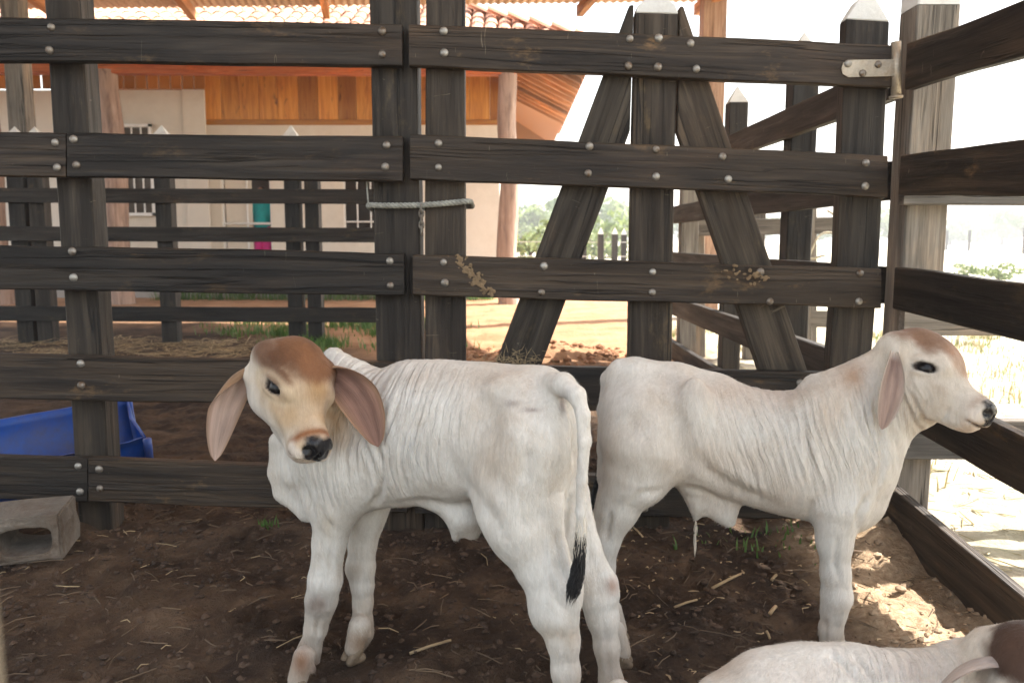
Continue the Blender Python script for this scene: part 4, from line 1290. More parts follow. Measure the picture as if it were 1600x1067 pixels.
blades(1400, 'pasture_green_grass', 'grass', patch2, .02, .09, 'green grass tufts on the sunlit pasture right of the corral', .004)
blades(70, 'fence_weeds', 'grass', lambda: (random.gauss(.86, .12), random.gauss(2.68, .07)), .015, .06, 'small green weeds at the gate foot under the right calf', .004)
blades(30, 'corral_weed', 'grass', lambda: (random.gauss(-.855, .012), random.gauss(2.78, .012)), .02, .06, 'single green weed on the corral floor at left', .003)

# dried mud and hay stuck to the boards
def splat(px, py, w, h, label, seed, n=26):
    rg = random.Random(seed); b = SDF()
    for _ in range(n * 3):
        t = rg.uniform(-1, 1); q = rg.gauss(0, 1)
        c = P(px + t * w * .5 + q * 5, py + t * h * .5 + rg.gauss(0, 1) * 5, FY + .0012)
        r = rg.uniform(.0018, .0075)
        b.ell(c, [r, .0028, r * rg.uniform(.5, 1.3)], None, k=.002)
    V, Q = b.mesh(.0022, 1)
    V[:, 1] += (fbm(V * 160, 3) - .5) * .003
    tag(mk('mud_splat', V, Q, M['mud'], None, True), label, 'mud', 'dried mud splats on the boards')
M['mud'] = simple('dried_mud', (0.20, 0.135, 0.075), 0.95, 0.4, 60, 0.004)
splat(738, 430, 55, 55, 'largest tan dried mud splat on the third gate rail', 1, 40)
splat(325, 412, 26, 10, 'small tan mud splat on the middle left rail', 2, 10)
splat(565, 425, 30, 22, 'tan mud splat on the middle left rail near its end', 3, 14)
splat(218, 580, 24, 24, 'streak of dried mud on the fourth left rail', 4, 9)
splat(1165, 430, 60, 12, 'brown mud smear on the third gate rail near its right end', 5, 16)
def hay_bits(px, py, n, w, h, name, label, Z):
    m = MB()
    for _ in range(n):
        a = P(px + random.gauss(0, w), py + random.gauss(0, h), Z + random.uniform(-.01, .004)); d = Vector((random.gauss(0, 1), random.gauss(0, .2), random.gauss(-.2, .8))).normalized() * random.uniform(.01, .045)
        s_ = Vector((-d.z, 0, d.x)).normalized() * .0009
        m.add([a - s_, a + s_, a + d * .5 + s_ + Vector((0, -.003, 0)), a + d * .5 - s_ + Vector((0, -.003, 0)), a + d], [(0, 1, 2, 3), (3, 2, 4)])
    tag(m.build(name, M['straw'], None), label, 'hay', None, 'stuff')
hay_bits(800, 562, 140, 26, 8, 'caught_hay', 'wisp of hay caught on the fourth gate rail by the brace', FY - .008)

# ------------------------------------------------------------------ air
hz_ = MB(); hz_.box((0, 140, 14.5), (700, 460, 32.0))
tag(hz_.build('haze', M['leaf'], None), 'thin bright haze over the pasture', 'haze', None, 'stuff')
hm = bpy.data.materials.new('haze'); hm.use_nodes = True
_nt = hm.node_tree; _nt.nodes.remove(_nt.nodes['Principled BSDF'])
_pv = _nt.nodes.new('ShaderNodeVolumePrincipled'); _pv.inputs['Density'].default_value = 0.0028; _pv.inputs['Color'].default_value = (1, 1, 1, 1)
_nt.links.new(_pv.outputs[0], _nt.nodes['Material Output'].inputs['Volume'])
bpy.data.objects['haze'].data.materials[0] = hm
# ------------------------------------------------------------------ calves
def v3(v): return np.array((v[0], v[1], v[2]), float)
def pxr(r, Z): return r * Z / FPX
WHITE, CREAM, TAN = (0.655, 0.62, 0.565), (0.54, 0.435, 0.320), (0.40, 0.26, 0.135)
BROWN, DBROWN, PINK = (0.185, 0.080, 0.033), (0.055, 0.022, 0.010), (0.50, 0.30, 0.24)
BLACK = (0.011, 0.010, 0.011)

class Frame:
    def __init__(s, O, n, u, sc=1.0):
        s.O = Vector(O); s.n = Vector(n).normalized(); u = Vector(u); s.u = (u - s.n * u.dot(s.n)).normalized()
        s.s = s.n.cross(s.u).normalized(); s.sc = sc
    def __call__(s, a, b, c): return s.O + (s.n * a + s.s * b + s.u * c) * s.sc
    def ax(s): return (s.n, s.s, s.u)
    def inv(s, V):
        D = (V - v3(s.O)) / s.sc
        return D @ v3(s.n), D @ v3(s.s), D @ v3(s.u)

def add_head(b, H):
    q = H.sc
    E = lambda c, r, k=.02, op='+': b.ell(H(*c), [x * q for x in r], H.ax(), k * q, op)
    Cn = lambda a, ra, c, rb, k=.03, sq=None: b.cone(H(*a), ra * q, H(*c), rb * q, k * q, sq)
    E((-.002, 0, .018), (.086, .068, .078), .03)
    E((.040, 0, .030), (.052, .054, .046), .03)
    Cn((.065, 0, -.004), .050, (.146, 0, -.008), .036, .03, (H.s, .95))
    for s in (-1, 1):
        E((.046, s * .050, .034), (.034, .019, .018), .018)
        E((.004, s * .040, -.034), (.056, .029, .048), .025)
        E((.066, s * .036, -.020), (.050, .022, .028), .025)
        E((-.045, s * .055, .020), (.030, .028, .028), .03)          # ear roots
    Cn((-.005, 0, -.056), .040, (.128, 0, -.042), .022, .03)
    E((.156, 0, -.010), (.032, .042, .034), .020)
    E((.146, 0, -.042), (.030, .029, .017), .014)
    E((.174, 0, .002), (.017, .036, .023), .014)
    for s in (-1, 1):
        E((.165, s * .026, -.020), (.022, .018, .018), .014)
        E((.190, s * .023, .004), (.012, .0085, .0065), .007, '-')
        E((.186, s * .031, .001), (.010, .007, .0055), .006, '-')
        A_ = (H.n * .80 - H.s * (.40 * s) + H.u * .28).normalized()          # from the outer to the inner eye corner
        N_ = H.s * (.85 * s) + H.n * .35 + H.u * .25; N_ = (N_ - A_ * N_.dot(A_)).normalized(); B_ = A_.cross(N_).normalized()
        if B_.dot(H.u) < 0: B_ = -B_
        ec = H(.040, s * .0635, .017)
        b.ell(ec + N_ * (.010 * q), [.0240 * q, .020 * q, .0108 * q], (A_, N_, B_), .007 * q, '-')
        b.ell(ec + B_ * (.0150 * q) - N_ * (.001 * q), [.027 * q, .0115 * q, .0070 * q], (A_, N_, B_), .008 * q)
        b.ell(ec - B_ * (.0135 * q) - N_ * (.002 * q), [.022 * q, .0100 * q, .0055 * q], (A_, N_, B_), .008 * q)
    E((.182, 0, -.030), (.022, .055, .0022), .007, '-')              # mouth
    E((.190, 0, -.010), (.012, .0022, .020), .006, '-')              # cleft under the nose

def head_colour(H, V, col, wet, style):
    a, s, c = H.inv(V)
    nz = fbm(V * 38, 3) - .5; nf = fbm(V * 95, 3) - .5; nl = fbm(V * 20 + 3, 2) - .5
    inh = 1 - sstep(.085, .12, np.sqrt(np.clip(np.abs(a - .055) - .075, 0, 1) ** 2 + s ** 2 + (c - .01) ** 2))
    def lay(col, c_, m): return col * (1 - m[:, None]) + np.array(c_) * m[:, None]
    top = c - .38 * np.clip(a, 0, 1) - .9 * np.clip(a - .05, 0, 1)
    if style == 'tan':
        col = lay(col, CREAM, inh * .6 * sstep(-.09, -.02, c))
        front = sstep(-.02, .04, a) * inh * sstep(-.045, .0, c + .03 * nz)
        col = lay(col, TAN, np.clip(front * (.70 + 1.0 * nl), 0, 1))
        cr = sstep(.018, .060, top + .035 * nl + .025 * nz + .012 * nf) * inh
        cr = np.maximum(cr, sstep(.040, .062, np.abs(s) + .03 * nz) * sstep(.020, .050, top + .02) * inh * .9)
        col = lay(col, BROWN, cr)
        dk = cr * sstep(.016, .055, np.abs(s) - .03 * nz - .01) * .55 + cr * np.exp(-((s / .010) ** 2 + ((a + .02) / .03) ** 2)) * .45
        col = lay(col, DBROWN, np.clip(dk, 0, .75))
    else:
        col = lay(col, CREAM, inh * .45 * sstep(-.10, -.02, c))
        cr = sstep(.038, .066, top + .030 * nl + .02 * nz + .01 * nf) * inh
        col = lay(col, BROWN if style == 'side' else DBROWN, cr * (.88 if style == 'side' else .97))
        if style == 'side':
            fr = sstep(.02, .06, a) * sstep(.030, .055, c) * (1 - sstep(.03, .055, np.abs(s))) * inh
            col = lay(col, (.36, .21, .13), np.clip(fr * (.8 + nz), 0, 1))
            ck = np.exp(-(((a - .09) / .035) ** 2 + ((c + .005) / .025) ** 2)) * inh
            col = lay(col, (.44, .36, .28), np.clip(ck * (.6 + 1.5 * nz), 0, 1))
    mz = inh * (1 - sstep(.050, .062, np.sqrt(s ** 2 + (c + .008) ** 2)))
    ring = np.exp(-(((a - .156 + .004 * nz) / .0095) ** 2)) * sstep(-.026, -.004, c) * mz
    col = lay(col, (.22, .085, .03), np.clip(ring * (1.0 if style == 'tan' else .35), 0, 1))
    lip = sstep(.146, .162, a) * (1 - sstep(-.012, .004, c)) * mz
    col = lay(col, (.60, .52, .44), lip * .9)
    r2 = ((np.abs(s) / .036) ** 2.6 + (np.abs(c - .005 + .003 * nz) / .0245) ** 2.6)
    pad = (1 - sstep(.75, 1.05, r2 + nf * .06)) * sstep(.161, .166, a) * mz
    pad = np.maximum(pad, (1 - sstep(.7, 1.0, np.abs(s) / .022)) * sstep(.172, .180, a) * sstep(-.034, -.028, c) * (1 - sstep(.0, .005, c)) * mz)
    col = lay(col, BLACK, np.clip(pad, 0, 1)); wet = np.maximum(wet, pad)
    col = lay(col, (.16, .08, .06), np.clip(np.exp(-(((c + .030) / .0035) ** 2)) * sstep(.156, .166, a) * (1 - pad) * .6, 0, 1) * mz)
    for sg in (-1, 1):
        A_ = np.array([.80, -.40 * sg, .28]); A_ /= np.linalg.norm(A_)
        N_ = np.array([.35, .85 * sg, .25]); N_ -= A_ * (N_ @ A_); N_ /= np.linalg.norm(N_); B_ = np.cross(A_, N_)
        D = np.stack([a - .040, s - sg * .0635, c - .017], -1)
        e = np.sqrt((D @ A_ / .0285) ** 2 + (D @ B_ / .0132) ** 2 + (D @ N_ / .03) ** 2)
        col = lay(col, (.028, .019, .016), (1 - sstep(.72, 1.05, e + nf * .25)))
        wr = np.exp(-((e - 1.8) / .45) ** 2)
        col = lay(col, (.55, .43, .29) if style == 'tan' else (.60, .52, .43), wr * .6 * inh)
    return col, wet

def add_eyes(H, root, parent_name='eye'):
    for s in (-1, 1):
        c = H(.0395, s * .0500, .0160); r = .0202 * H.sc
        v, f = [], []; n = 14; mrg = 9
        for i in range(mrg + 1):
            t = math.pi * i / mrg
            for k in range(n):
                p = 2 * math.pi * k / n
                v.append(c + Vector((math.sin(t) * math.cos(p), math.sin(t) * math.sin(p), math.cos(t))) * r)
        for i in range(mrg):
            for k in range(n): f.append((i * n + k, i * n + (k + 1) % n, (i + 1) * n + (k + 1) % n, (i + 1) * n + k))
        mk('eye', v, f, M['eye'], root, True)

def ear(base, mid, tip, W, nrm, root, inner, outer, cup=.8, roll=1.6, blunt=.55, tw=0.0, rside=-1):
    """Hanging leaf-shaped ear; inner side faces nrm; one edge rolls over near the base."""
    base, mid, tip, nrm = Vector(base), Vector(mid), Vector(tip), Vector(nrm).normalized()
    ns, nt = 30, 20
    V, C, A, K, FC, F = [], [], [], [], [], []
    rows = []
    for i in range(ns + 1):
        s = i / ns
        p = base * (1 - s) ** 2 + mid * 2 * s * (1 - s) + tip * s * s
        t = ((mid - base) * (1 - s) + (tip - mid) * s).normalized()
        n_ = (nrm - t * nrm.dot(t)).normalized()
        if tw: n_ = (Matrix.Rotation(tw * (s - .4), 3, t) @ n_)
        x = n_.cross(t).normalized()
        w = W * (.34 + 2.05 * s - 1.38 * s * s) * (max(0.0, 1 - s ** 3.0)) ** blunt
        w = max(w, .0012)
        # cross-section by integrating its curvature outwards from the middle
        sec = {}
        for sgn in (-1, 1):
            xx = zz = th = 0.0; st = 1.0 / (nt / 2)
            sec[0] = (0.0, 0.0)
            for k in range(1, nt // 2 + 1):
                q = k * st
                kap = cup * (1 - .5 * s)
                if sgn == rside: kap += roll * 2.4 * max(0, 1 - s / .62) * sstep(.15, .55, q)
                th += kap * st
                xx += math.cos(th) * st; zz += math.sin(th) * st
                sec[sgn * k] = (sgn * xx * w, zz * w)
        rows.append((p, t, n_, x, w, sec))
    th_ = .0048
    for side in (0, 1):
        for i, (p, t, n_, x, w, sec) in enumerate(rows):
            s = i / ns
            for k in range(nt + 1):
                j = k - nt // 2; q = j / (nt / 2)
                X_, Z_ = sec[j]
                a_, b_ = sec[max(-nt // 2, j - 1)], sec[min(nt // 2, j + 1)]
                dx, dz = b_[0] - a_[0], b_[1] - a_[1]; L = math.hypot(dx, dz) or 1
                nx, nz_ = -dz / L, dx / L
                taper = (1 - abs(q) ** 4) * min(1, (1 - s) * 6 + .15)
                off = -side * (th_ * taper + .0003)
                nn = float(fbm(np.array([s * 5, q * 3, side * 9 + W * 50]), 3)) - .5
                rip = (.0022 * math.sin(q * 9 + s * 3 + 1) * (1 - s) + .004 * (float(vnoise(np.array([s * 4 + W * 70, q * 2, 3.3]))) - .5)) * (1 - q * q)
                V.append(p + x * (X_ + nx * off) + n_ * (Z_ + nz_ * off + rip))
                edge = abs(q) ** 5
                if side == 0:
                    c0 = np.array(inner) * (1 + .7 * nn) * (1 + .12 * math.sin(q * 11 + s * 2))
                    c0 = c0 * (1 - .8 * edge) + np.array(outer) * .8 * edge
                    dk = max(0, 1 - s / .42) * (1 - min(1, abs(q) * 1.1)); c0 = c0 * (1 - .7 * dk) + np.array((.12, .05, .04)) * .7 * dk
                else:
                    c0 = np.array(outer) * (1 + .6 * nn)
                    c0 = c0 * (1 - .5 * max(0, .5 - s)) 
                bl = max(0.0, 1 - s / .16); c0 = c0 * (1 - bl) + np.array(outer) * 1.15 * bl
                C.append((*np.clip(c0, 0, .8), 1)); A.append((q * W * 3, side, s * .2)); K.append((0, 0, 0, 1)); FC.append((0, 0, 0))
    R_ = (ns + 1) * (nt + 1)
    for side in (0, 1):
        for i in range(ns):
            for k in range(nt):
                a = side * R_ + i * (nt + 1) + k
                f = (a, a + 1, a + nt + 2, a + nt + 1)
                F.append(f if side == 0 else f[::-1])
    rim = [i * (nt + 1) for i in range(ns + 1)] + [ns * (nt + 1) + k for k in range(1, nt + 1)] + [i * (nt + 1) + nt for i in range(ns - 1, -1, -1)]
    for a, b in zip(rim[:-1], rim[1:]): F.append((a, a + R_, b + R_, b))
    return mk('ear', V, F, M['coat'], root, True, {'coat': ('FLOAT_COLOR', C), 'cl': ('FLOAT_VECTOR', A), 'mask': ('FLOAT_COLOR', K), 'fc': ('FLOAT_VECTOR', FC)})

def facing(px, py, right, down, near):
    """Direction given by how far it points right, down and towards the viewer, seen at a pixel."""
    d = (P(px, py, 1.0) - Vector((0, 0, CAM_H))).normalized()
    r = d.cross(Vector((0, 0, 1))).normalized(); u = r.cross(d).normalized()
    return r * right - u * down - d * near

def px_of(V):
    d = V - np.array([0, 0, CAM_H]); zc = d[:, 1] * _ct - d[:, 2] * _st; yc = d[:, 1] * _st + d[:, 2] * _ct
    return 800 + d[:, 0] / zc * FPX, 533.5 - yc / zc * FPX

def finish_calf(b, root, H, style, Fw, folds, blots, tilt=0.0, vox=.005, dirt_back=None, grooves=(), nfur=60000):
    if style != 'dark':                         # pasterns down to the hooves
        for hp_, hf in HOOVES:
            b.cone(hp_ + Vector((0, 0, .085)) - hf * .012, .0265, hp_ + Vector((0, 0, .036)) + hf * .004, .0235, k=.012)
            for sg in (-1, 1): b.ell(hp_ + Vector((hf.y * sg * .015, -hf.x * sg * .015, .062)) - hf * .030, [.008, .008, .010], None, k=.008)
    HOOVES.clear()
    V, Q = b.mesh(vox, 2)
    Fw = np.array(Fw, float); Fw /= np.linalg.norm(Fw)
    Lt = np.array([-Fw[1], Fw[0], 0]); up = np.array([0, 0, 1.0])
    c0 = v3(root.location)
    f, l, u = (V - c0) @ Fw, (V - c0) @ Lt, (V - c0) @ up
    X, Y = px_of(V)
    col = np.tile(np.array(WHITE), (len(V), 1))
    nz = fbm(V * 16, 4) - .5
    col = col * (1 + .10 * nz[:, None])
    ground_dirt = (1 - sstep(.03, .20, u + .14 * nz)) * .6
    col = col * (1 - ground_dirt[:, None]) + np.array((.33, .24, .16)) * ground_dirt[:, None]
    for (bx, by, rx_, ry_, c_, amt) in blots:
        m = np.exp(-(((X - bx) / rx_) ** 2 + ((Y - by) / ry_) ** 2)) * np.clip(amt * (1 + 1.6 * nz), 0, 1)
        col = col * (1 - m[:, None]) + np.array(c_) * m[:, None]
    wet = np.zeros(len(V))
    col, wet = head_colour(H, V, col, wet, style)
    fold = np.zeros(len(V))
    for (bx, by, rx_, ry_, amt) in folds:
        fold = np.maximum(fold, amt * np.exp(-(((X - bx) / rx_) ** 2 + ((Y - by) / ry_) ** 2) ** 1.5))
    rib = np.zeros(len(V))
    if dirt_back:
        for (bx, by, rx_, ry_) in dirt_back: rib = np.maximum(rib, np.exp(-(((X - bx) / rx_) ** 2 + ((Y - by) / ry_) ** 2)))
    wob = (fbm(V * 9, 3) - .5)
    fc = np.stack([f + tilt * u + .035 * wob, u + .3 * l, l * 0.2], -1)
    N = vnormals(V, Q)
    # loose skin folds as relief on the mesh itself
    ph = fc[:, 0] * 2 * math.pi / .0195 + 5 * (fbm(np.stack([fc[:, 0] * 12, fc[:, 1] * 4, l * 2], -1), 3) - .5) * 3
    ridge = np.sin(ph); ridge = np.sign(ridge) * np.abs(ridge) ** .8
    amp = fold * (.35 + .9 * fbm(V * 14 + 7, 2)) * .0018
    V = V + N * (ridge * amp + (fbm(V * 30, 3) - .5) * .0022 + (fbm(V * 9, 2) - .5) * .006 * (1 - np.clip(wet * 2, 0, 1)))[:, None]
    # creases and hollows of the skin on the side turned to the viewer
    toc = np.array([0, 0, CAM_H]) - V; toc /= np.linalg.norm(toc, axis=1, keepdims=True)
    fac = sstep(-.05, .35, (N * toc).sum(1))
    dsp = np.zeros(len(V))
    for (pl, w, dep) in grooves:
        best = np.full(len(V), 1e9); Tn = np.zeros(len(V))
        seg = [math.hypot(q[0] - p[0], q[1] - p[1]) for p, q in zip(pl[:-1], pl[1:])]; tot = sum(seg); cum = 0.0
        for ((ax_, ay_), (bx_, by_)), sl in zip(zip(pl[:-1], pl[1:]), seg):
            dx, dy = bx_ - ax_, by_ - ay_
            t = np.clip(((X - ax_) * dx + (Y - ay_) * dy) / (sl * sl), 0, 1)
            dd = np.hypot(X - ax_ - dx * t, Y - ay_ - dy * t); m = dd < best
            best = np.where(m, dd, best); Tn = np.where(m, (cum + t * sl) / tot, Tn); cum += sl
        tp = sstep(0, .35, Tn) * sstep(0, .35, 1 - Tn)
        dsp -= dep * tp * np.exp(-(best / w) ** 2)
        dsp += dep * tp * .35 * np.exp(-((best - 2.0 * w) / w) ** 2)
    V = V + N * (dsp * fac)[:, None]
    mask = np.stack([fold, wet, rib, np.ones(len(V))], -1)
    colA = np.concatenate([np.clip(col, 0, .85), np.ones((len(V), 1))], 1)
    fur(root, V, Q, col, wet, Fw, H, nfur, seed=len(V) % 97)
    return mk('body', V, Q, M['coat'], root, True, {'coat': ('FLOAT_COLOR', colA), 'cl': ('FLOAT_VECTOR', np.stack([f, l, u], -1)), 'mask': ('FLOAT_COLOR', mask), 'fc': ('FLOAT_VECTOR', fc)})

def fur(root, V, Q, col, wet, Fw, H, n, seed=3, L0=.009):
    """Short lying hair over the whole body: one child mesh of tapered strands."""
    rg = np.random.default_rng(seed)
    A = V[Q[:, 0]]; nrm = np.cross(V[Q[:, 2]] - A, V[Q[:, 3]] - V[Q[:, 1]]); ar = np.linalg.norm(nrm, axis=1)
    q = Q[rg.choice(len(Q), n, p=ar / ar.sum())]
    uv = rg.random((n, 2)); u, v = uv[:, :1], uv[:, 1:]
    w4 = np.stack([(1 - u) * (1 - v), u * (1 - v), u * v, (1 - u) * v], 1)[:, :, 0]
    VN = vnormals(V, Q)
    base = (V[q] * w4[:, :, None]).sum(1); N = (VN[q] * w4[:, :, None]).sum(1); N /= np.linalg.norm(N, axis=1, keepdims=True)
    C = (col[q] * w4[:, :, None]).sum(1); W = wet[q].max(1)
    a, s_, c = H.inv(base)
    hd = 1 - sstep(.10, .14, np.sqrt((a - .04) ** 2 + s_ ** 2 + c ** 2) - .05)
    keep = (W < .05) & (C.max(1) > .06) & ~((a > .150) & (np.sqrt(s_ ** 2 + c ** 2) < .07))
    fl = -np.array(Fw)[None] * .55 + np.array([0, 0, -1.0])[None] + rg.normal(0, .16, (n, 3)) + (fbm(base * 7, 2)[:, None] - .5) * np.array([1.2, .6, 0])
    fl = fl * (1 - hd[:, None]) + hd[:, None] * (-v3(H.n)[None] + rg.normal(0, .14, (n, 3)))
    T = fl - N * (fl * N).sum(1, keepdims=True); T /= np.maximum(np.linalg.norm(T, axis=1, keepdims=True), 1e-6)
    S = np.cross(N, T)
    L = (L0 * rg.uniform(.6, 1.35, n) * (1 - .45 * hd))[:, None]; wd = (.00042 * rg.uniform(.7, 1.3, n))[:, None]
    lift = (.05 + .45 * rg.random(n) ** 3)[:, None]
    b0 = base - N * .0006; m = base + T * L * .5 + N * L * lift * .6; e = base + T * L + N * L * lift * .75 + S * L * rg.normal(0, .08, (n, 1))
    P5 = np.stack([b0 - S * wd, b0 + S * wd, m - S * wd * .8, m + S * wd * .8, e], 1)[keep]
    k = len(P5); vv = P5.reshape(-1, 3)
    i0 = np.arange(k) * 5
    fa = np.stack([i0 + 3, i0 + 1, i0], 1); fb = np.stack([i0 + 2, i0 + 3, i0], 1); fc_ = np.stack([i0 + 4, i0 + 3, i0 + 2], 1)
    F = np.concatenate([fa, fb, fc_])
    sh = (1 + rg.normal(0, .06, (n, 1)))
    CC = np.repeat(np.clip(C * sh, 0, .85)[keep], 5, 0)
    o = mk('coat_hair', vv, F, M['fur'], root, True, {'coat': ('FLOAT_COLOR', np.concatenate([CC, np.ones((len(CC), 1))], 1))})
    NN = np.repeat((N + rg.normal(0, .07, (n, 3)))[keep], 5, 0); NN /= np.linalg.norm(NN, axis=1, keepdims=True)
    o.data.normals_split_custom_set_from_vertices(NN.astype(np.float32))
    return o

HOOVES = []
def hoof(p, fwd, root, r=.0225):
    """cloven hoof standing at p."""
    HOOVES.append((Vector(p), Vector((fwd[0], fwd[1], 0)).normalized()))
    fwd = Vector((fwd[0], fwd[1], 0)).normalized(); sd = Vector((-fwd.y, fwd.x, 0)); p = Vector(p)
    b = SDF()
    for s in (-1, 1):
        b.cone(p + sd * s * r * .52 + Vector((0, 0, r * 1.5)), r * .62, p + sd * s * r * .55 + fwd * r * 1.05 + Vector((0, 0, r * .45)), r * .45, k=.003)
        b.cone(p + sd * s * r * .52 + Vector((0, 0, r * .5)) - fwd * r * .3, r * .55, p + sd * s * r * .55 + fwd * r * .8 + Vector((0, 0, r * .4)), r * .42, k=.003)
    V, Q = b.mesh(.003, 1)
    return mk('hoof', V, Q, M['hoof'], root, True)

def hair_tuft(name, pts, r0, r1, n, ln, mat, root, seed=1, w=.0011):
    """strands growing along a path."""
    rg = random.Random(seed); m = MB(); pts = [Vector(p) for p in pts]
    for _ in range(n):
        t = rg.random() ** .8 * (len(pts) - 1.001); i = int(t); f = t - i
        p = pts[i].lerp(pts[i + 1], f); d = (pts[-1] - p) if (pts[-1] - p).length > .01 else (pts[-1] - pts[-2])
        d = d.normalized(); o = Vector((rg.gauss(0, 1), rg.gauss(0, 1), rg.gauss(0, .4))).normalized()
        rr = r0 + (r1 - r0) * t / len(pts); L = ln * rg.uniform(.6, 1.2)
        a = p + o * rr * rg.random(); c = a + d * L * .5 + o * rr * .4; e = a + d * L + o * rg.uniform(-.3, .2) * rr
        s = d.cross(Vector((.3, 1, .2))).normalized() * w
        s2 = d.cross(s).normalized() * w
        m.add([a - s, a + s, c - s, c + s, e, a + s2, c + s2], [(0, 1, 3, 2), (2, 3, 4), (1, 5, 6, 3), (3, 6, 4), (5, 0, 2, 6), (6, 2, 4)])
    return m.build(name, M[mat], root)

# ================================================================== calf 1 (left, head turned to the viewer)
def calf_one():
    Zc = lambda px: 1.92 - (px - 500) * .000684
    pt = lambda px, py, dz=0.0: P(px, py, Zc(px) + dz)
    rr = lambda r, px, dz=0.0: pxr(r, Zc(px) + dz)
    root = empty('calf', (P(680, 800, Zc(680)).x, Zc(680), 0))
    tag(root, 'white calf at left with brown-crowned head turned towards the viewer', 'calf', 'calves in the corral')
    F_ = Vector((-.88, .47, 0)).normalized(); N_ = Vector((-.47, -.88, 0)).normalized()
    sq = (N_, .74); b = SDF()
    def T(px, py, r, dz=0): return (pt(px, py, dz), rr(r, px, dz))
    # trunk
    b.chain([T(566, 690, 108), T(630, 682, 103), T(700, 676, 103), T(775, 674, 95), T(826, 668, 80)], k=.04, sq=sq)
    b.chain([T(548, 668, 92), T(540, 700, 96)], k=.04, sq=(N_, .78))
    b.cone(*T(640, 598, 28), *T(850, 606, 26), k=.05)                       # back line
    b.cone(*T(842, 640, 58), *T(852, 665, 50), k=.04, sq=(N_, .9))           # croup
    b.ell(pt(795, 612, -.055), [.05, .03, .03], None, k=.03)                 # hip bone
    b.ell(pt(868, 640, -.045), [.03, .03, .04], None, k=.03)
    b.cone(*T(545, 590, 34), *T(522, 564, 22), k=.03, sq=(N_, .75))          # hump
    # neck towards head
    hp = P(462, 606, 1.80)
    b.cone(pt(548, 655), .098, P(500, 640, 1.86), .080, k=.05, sq=(N_, .85))
    b.cone(P(505, 640, 1.86), .078, P(470, 622, 1.83), .062, k=.05)
    b.cone(P(520, 700, 1.86), .085, P(462, 655, 1.835), .052, k=.05)
    # brisket and dewlap
    b.cone(pt(505, 760, -.01), .070, P(470, 735, 1.88), .045, k=.05)
    b.ell(P(446, 745, 1.90), [.014, .020, .048], None, k=.02)
    b.chain([(P(432, 690, 1.87), .018), (P(434, 740, 1.88), .016), (P(440, 770, 1.88), .013), (P(478, 800, 1.87), .022)], k=.03)
    b.ell(P(452, 720, 1.88), [.026, .02, .065], None, k=.03)
    # shoulder muscle
    b.ell(pt(545, 735, -.085), [.062, .045, .095], None, k=.04)
    b.ell(pt(520, 790, -.075), [.055, .045, .06], None, k=.04)
    # near front leg
    d = -.065
    b.chain([(pt(524, 790, d), .056), (pt(515, 845, d), .0385), (pt(508, 905, d), .0385), (pt(502, 938, d), .0365), (pt(498, 958, d), .030), (pt(494, 980, d), .0262), (pt(484, 1015, d), .0262), (pt(478, 1036, d), .0305), (pt(473, 1052, d), .026)], k=.014)
    b.ell(pt(499, 940, d - .02), [.024, .022, .034], None, k=.015)
    hA = G(468, 1072); hoof((hA.x, hA.y, gz(hA.x, hA.y) - .004), (-.75, -.25), root)
    # far front leg
    d = .07
    b.chain([(pt(578, 780, d), .055), (pt(567, 850, d), .033), (pt(563, 888, d), .0345), (pt(566, 915, d), .027), (pt(567, 940, d), .0235), (pt(566, 972, d), .0245), (pt(564, 988, d), .0285), (pt(560, 1002, d), .025)], k=.014)
    hB = G(556, 1027); hoof((hB.x, hB.y, gz(hB.x, hB.y) - .004), (-.55, -.5), root)
    # near hind leg
    d = -.065
    b.ell(pt(822, 715, d + .01), [.078, .055, .115], None, k=.05)
    b.cone(pt(832, 690, d), .080, pt(806, 800, d), .068, k=.05)
    b.cone(pt(790, 775, d), .060, pt(815, 840, d), .058, k=.05)
    b.chain([(pt(822, 830, d), .066), (pt(842, 885, d), .046), (pt(866, 930, d), .036), (pt(874, 960, d), .037), (pt(880, 1000, d), .0315), (pt(884, 1050, d), .027), (pt(887, 1110, d), .025), (pt(889, 1140, d), .030), (pt(886, 1158, d), .026)], k=.02)
    b.chain([(pt(858, 790, d), .030), (pt(872, 860, d), .016), (pt(893, 918, d), .021), (pt(895, 940, d), .020)], k=.02)   # hamstring to the point of the hock
    b.ell(pt(848, 945, d - .01), [.028, .025, .05], None, k=.03)
    hC = G(885, 1176); hoof((hC.x, hC.y, gz(hC.x, hC.y) - .004), (-.85, .2), root)
    # far hind leg
    d = .075
    b.cone(pt(858, 690, d - .02), .068, pt(872, 770, d), .056, k=.04)
    b.chain([(pt(874, 765, d), .056), (pt(896, 840, d), .043), (pt(920, 900, d), .033), (pt(934, 930, d), .035), (pt(942, 965, d), .031), (pt(948, 1010, d), .025), (pt(955, 1065, d), .0245), (pt(959, 1092, d - .02), .0270), (pt(959, 1110, d - .03), .025)], k=.02)
    b.chain([(pt(905, 770, d), .020), (pt(926, 850, d), .013), (pt(950, 908, d), .016), (pt(954, 930, d), .016)], k=.018)
    hD = G(957, 1150); hoof((hD.x, hD.y, gz(hD.x, hD.y) - .004), (-.85, .2), root)
    # sheath
    b.chain([(pt(690, 775), .035), (pt(722, 805), .030), (pt(712, 838), .010)], k=.03)
    b.cone(pt(748, 800, .02), .028, pt(738, 830, .02), .018, k=.02)
    # tail
    td = -.055
    b.chain([(pt(850, 603), .030), (P(880, 601, 1.585), .022), (P(901, 618, 1.55), .0175), (P(911, 648, 1.535), .0145), (P(913, 690, 1.53), .0125), (P(909, 750, 1.53), .0102), (P(907, 800, 1.53), .0088), (P(908, 838, 1.53), .0078)], k=.008)
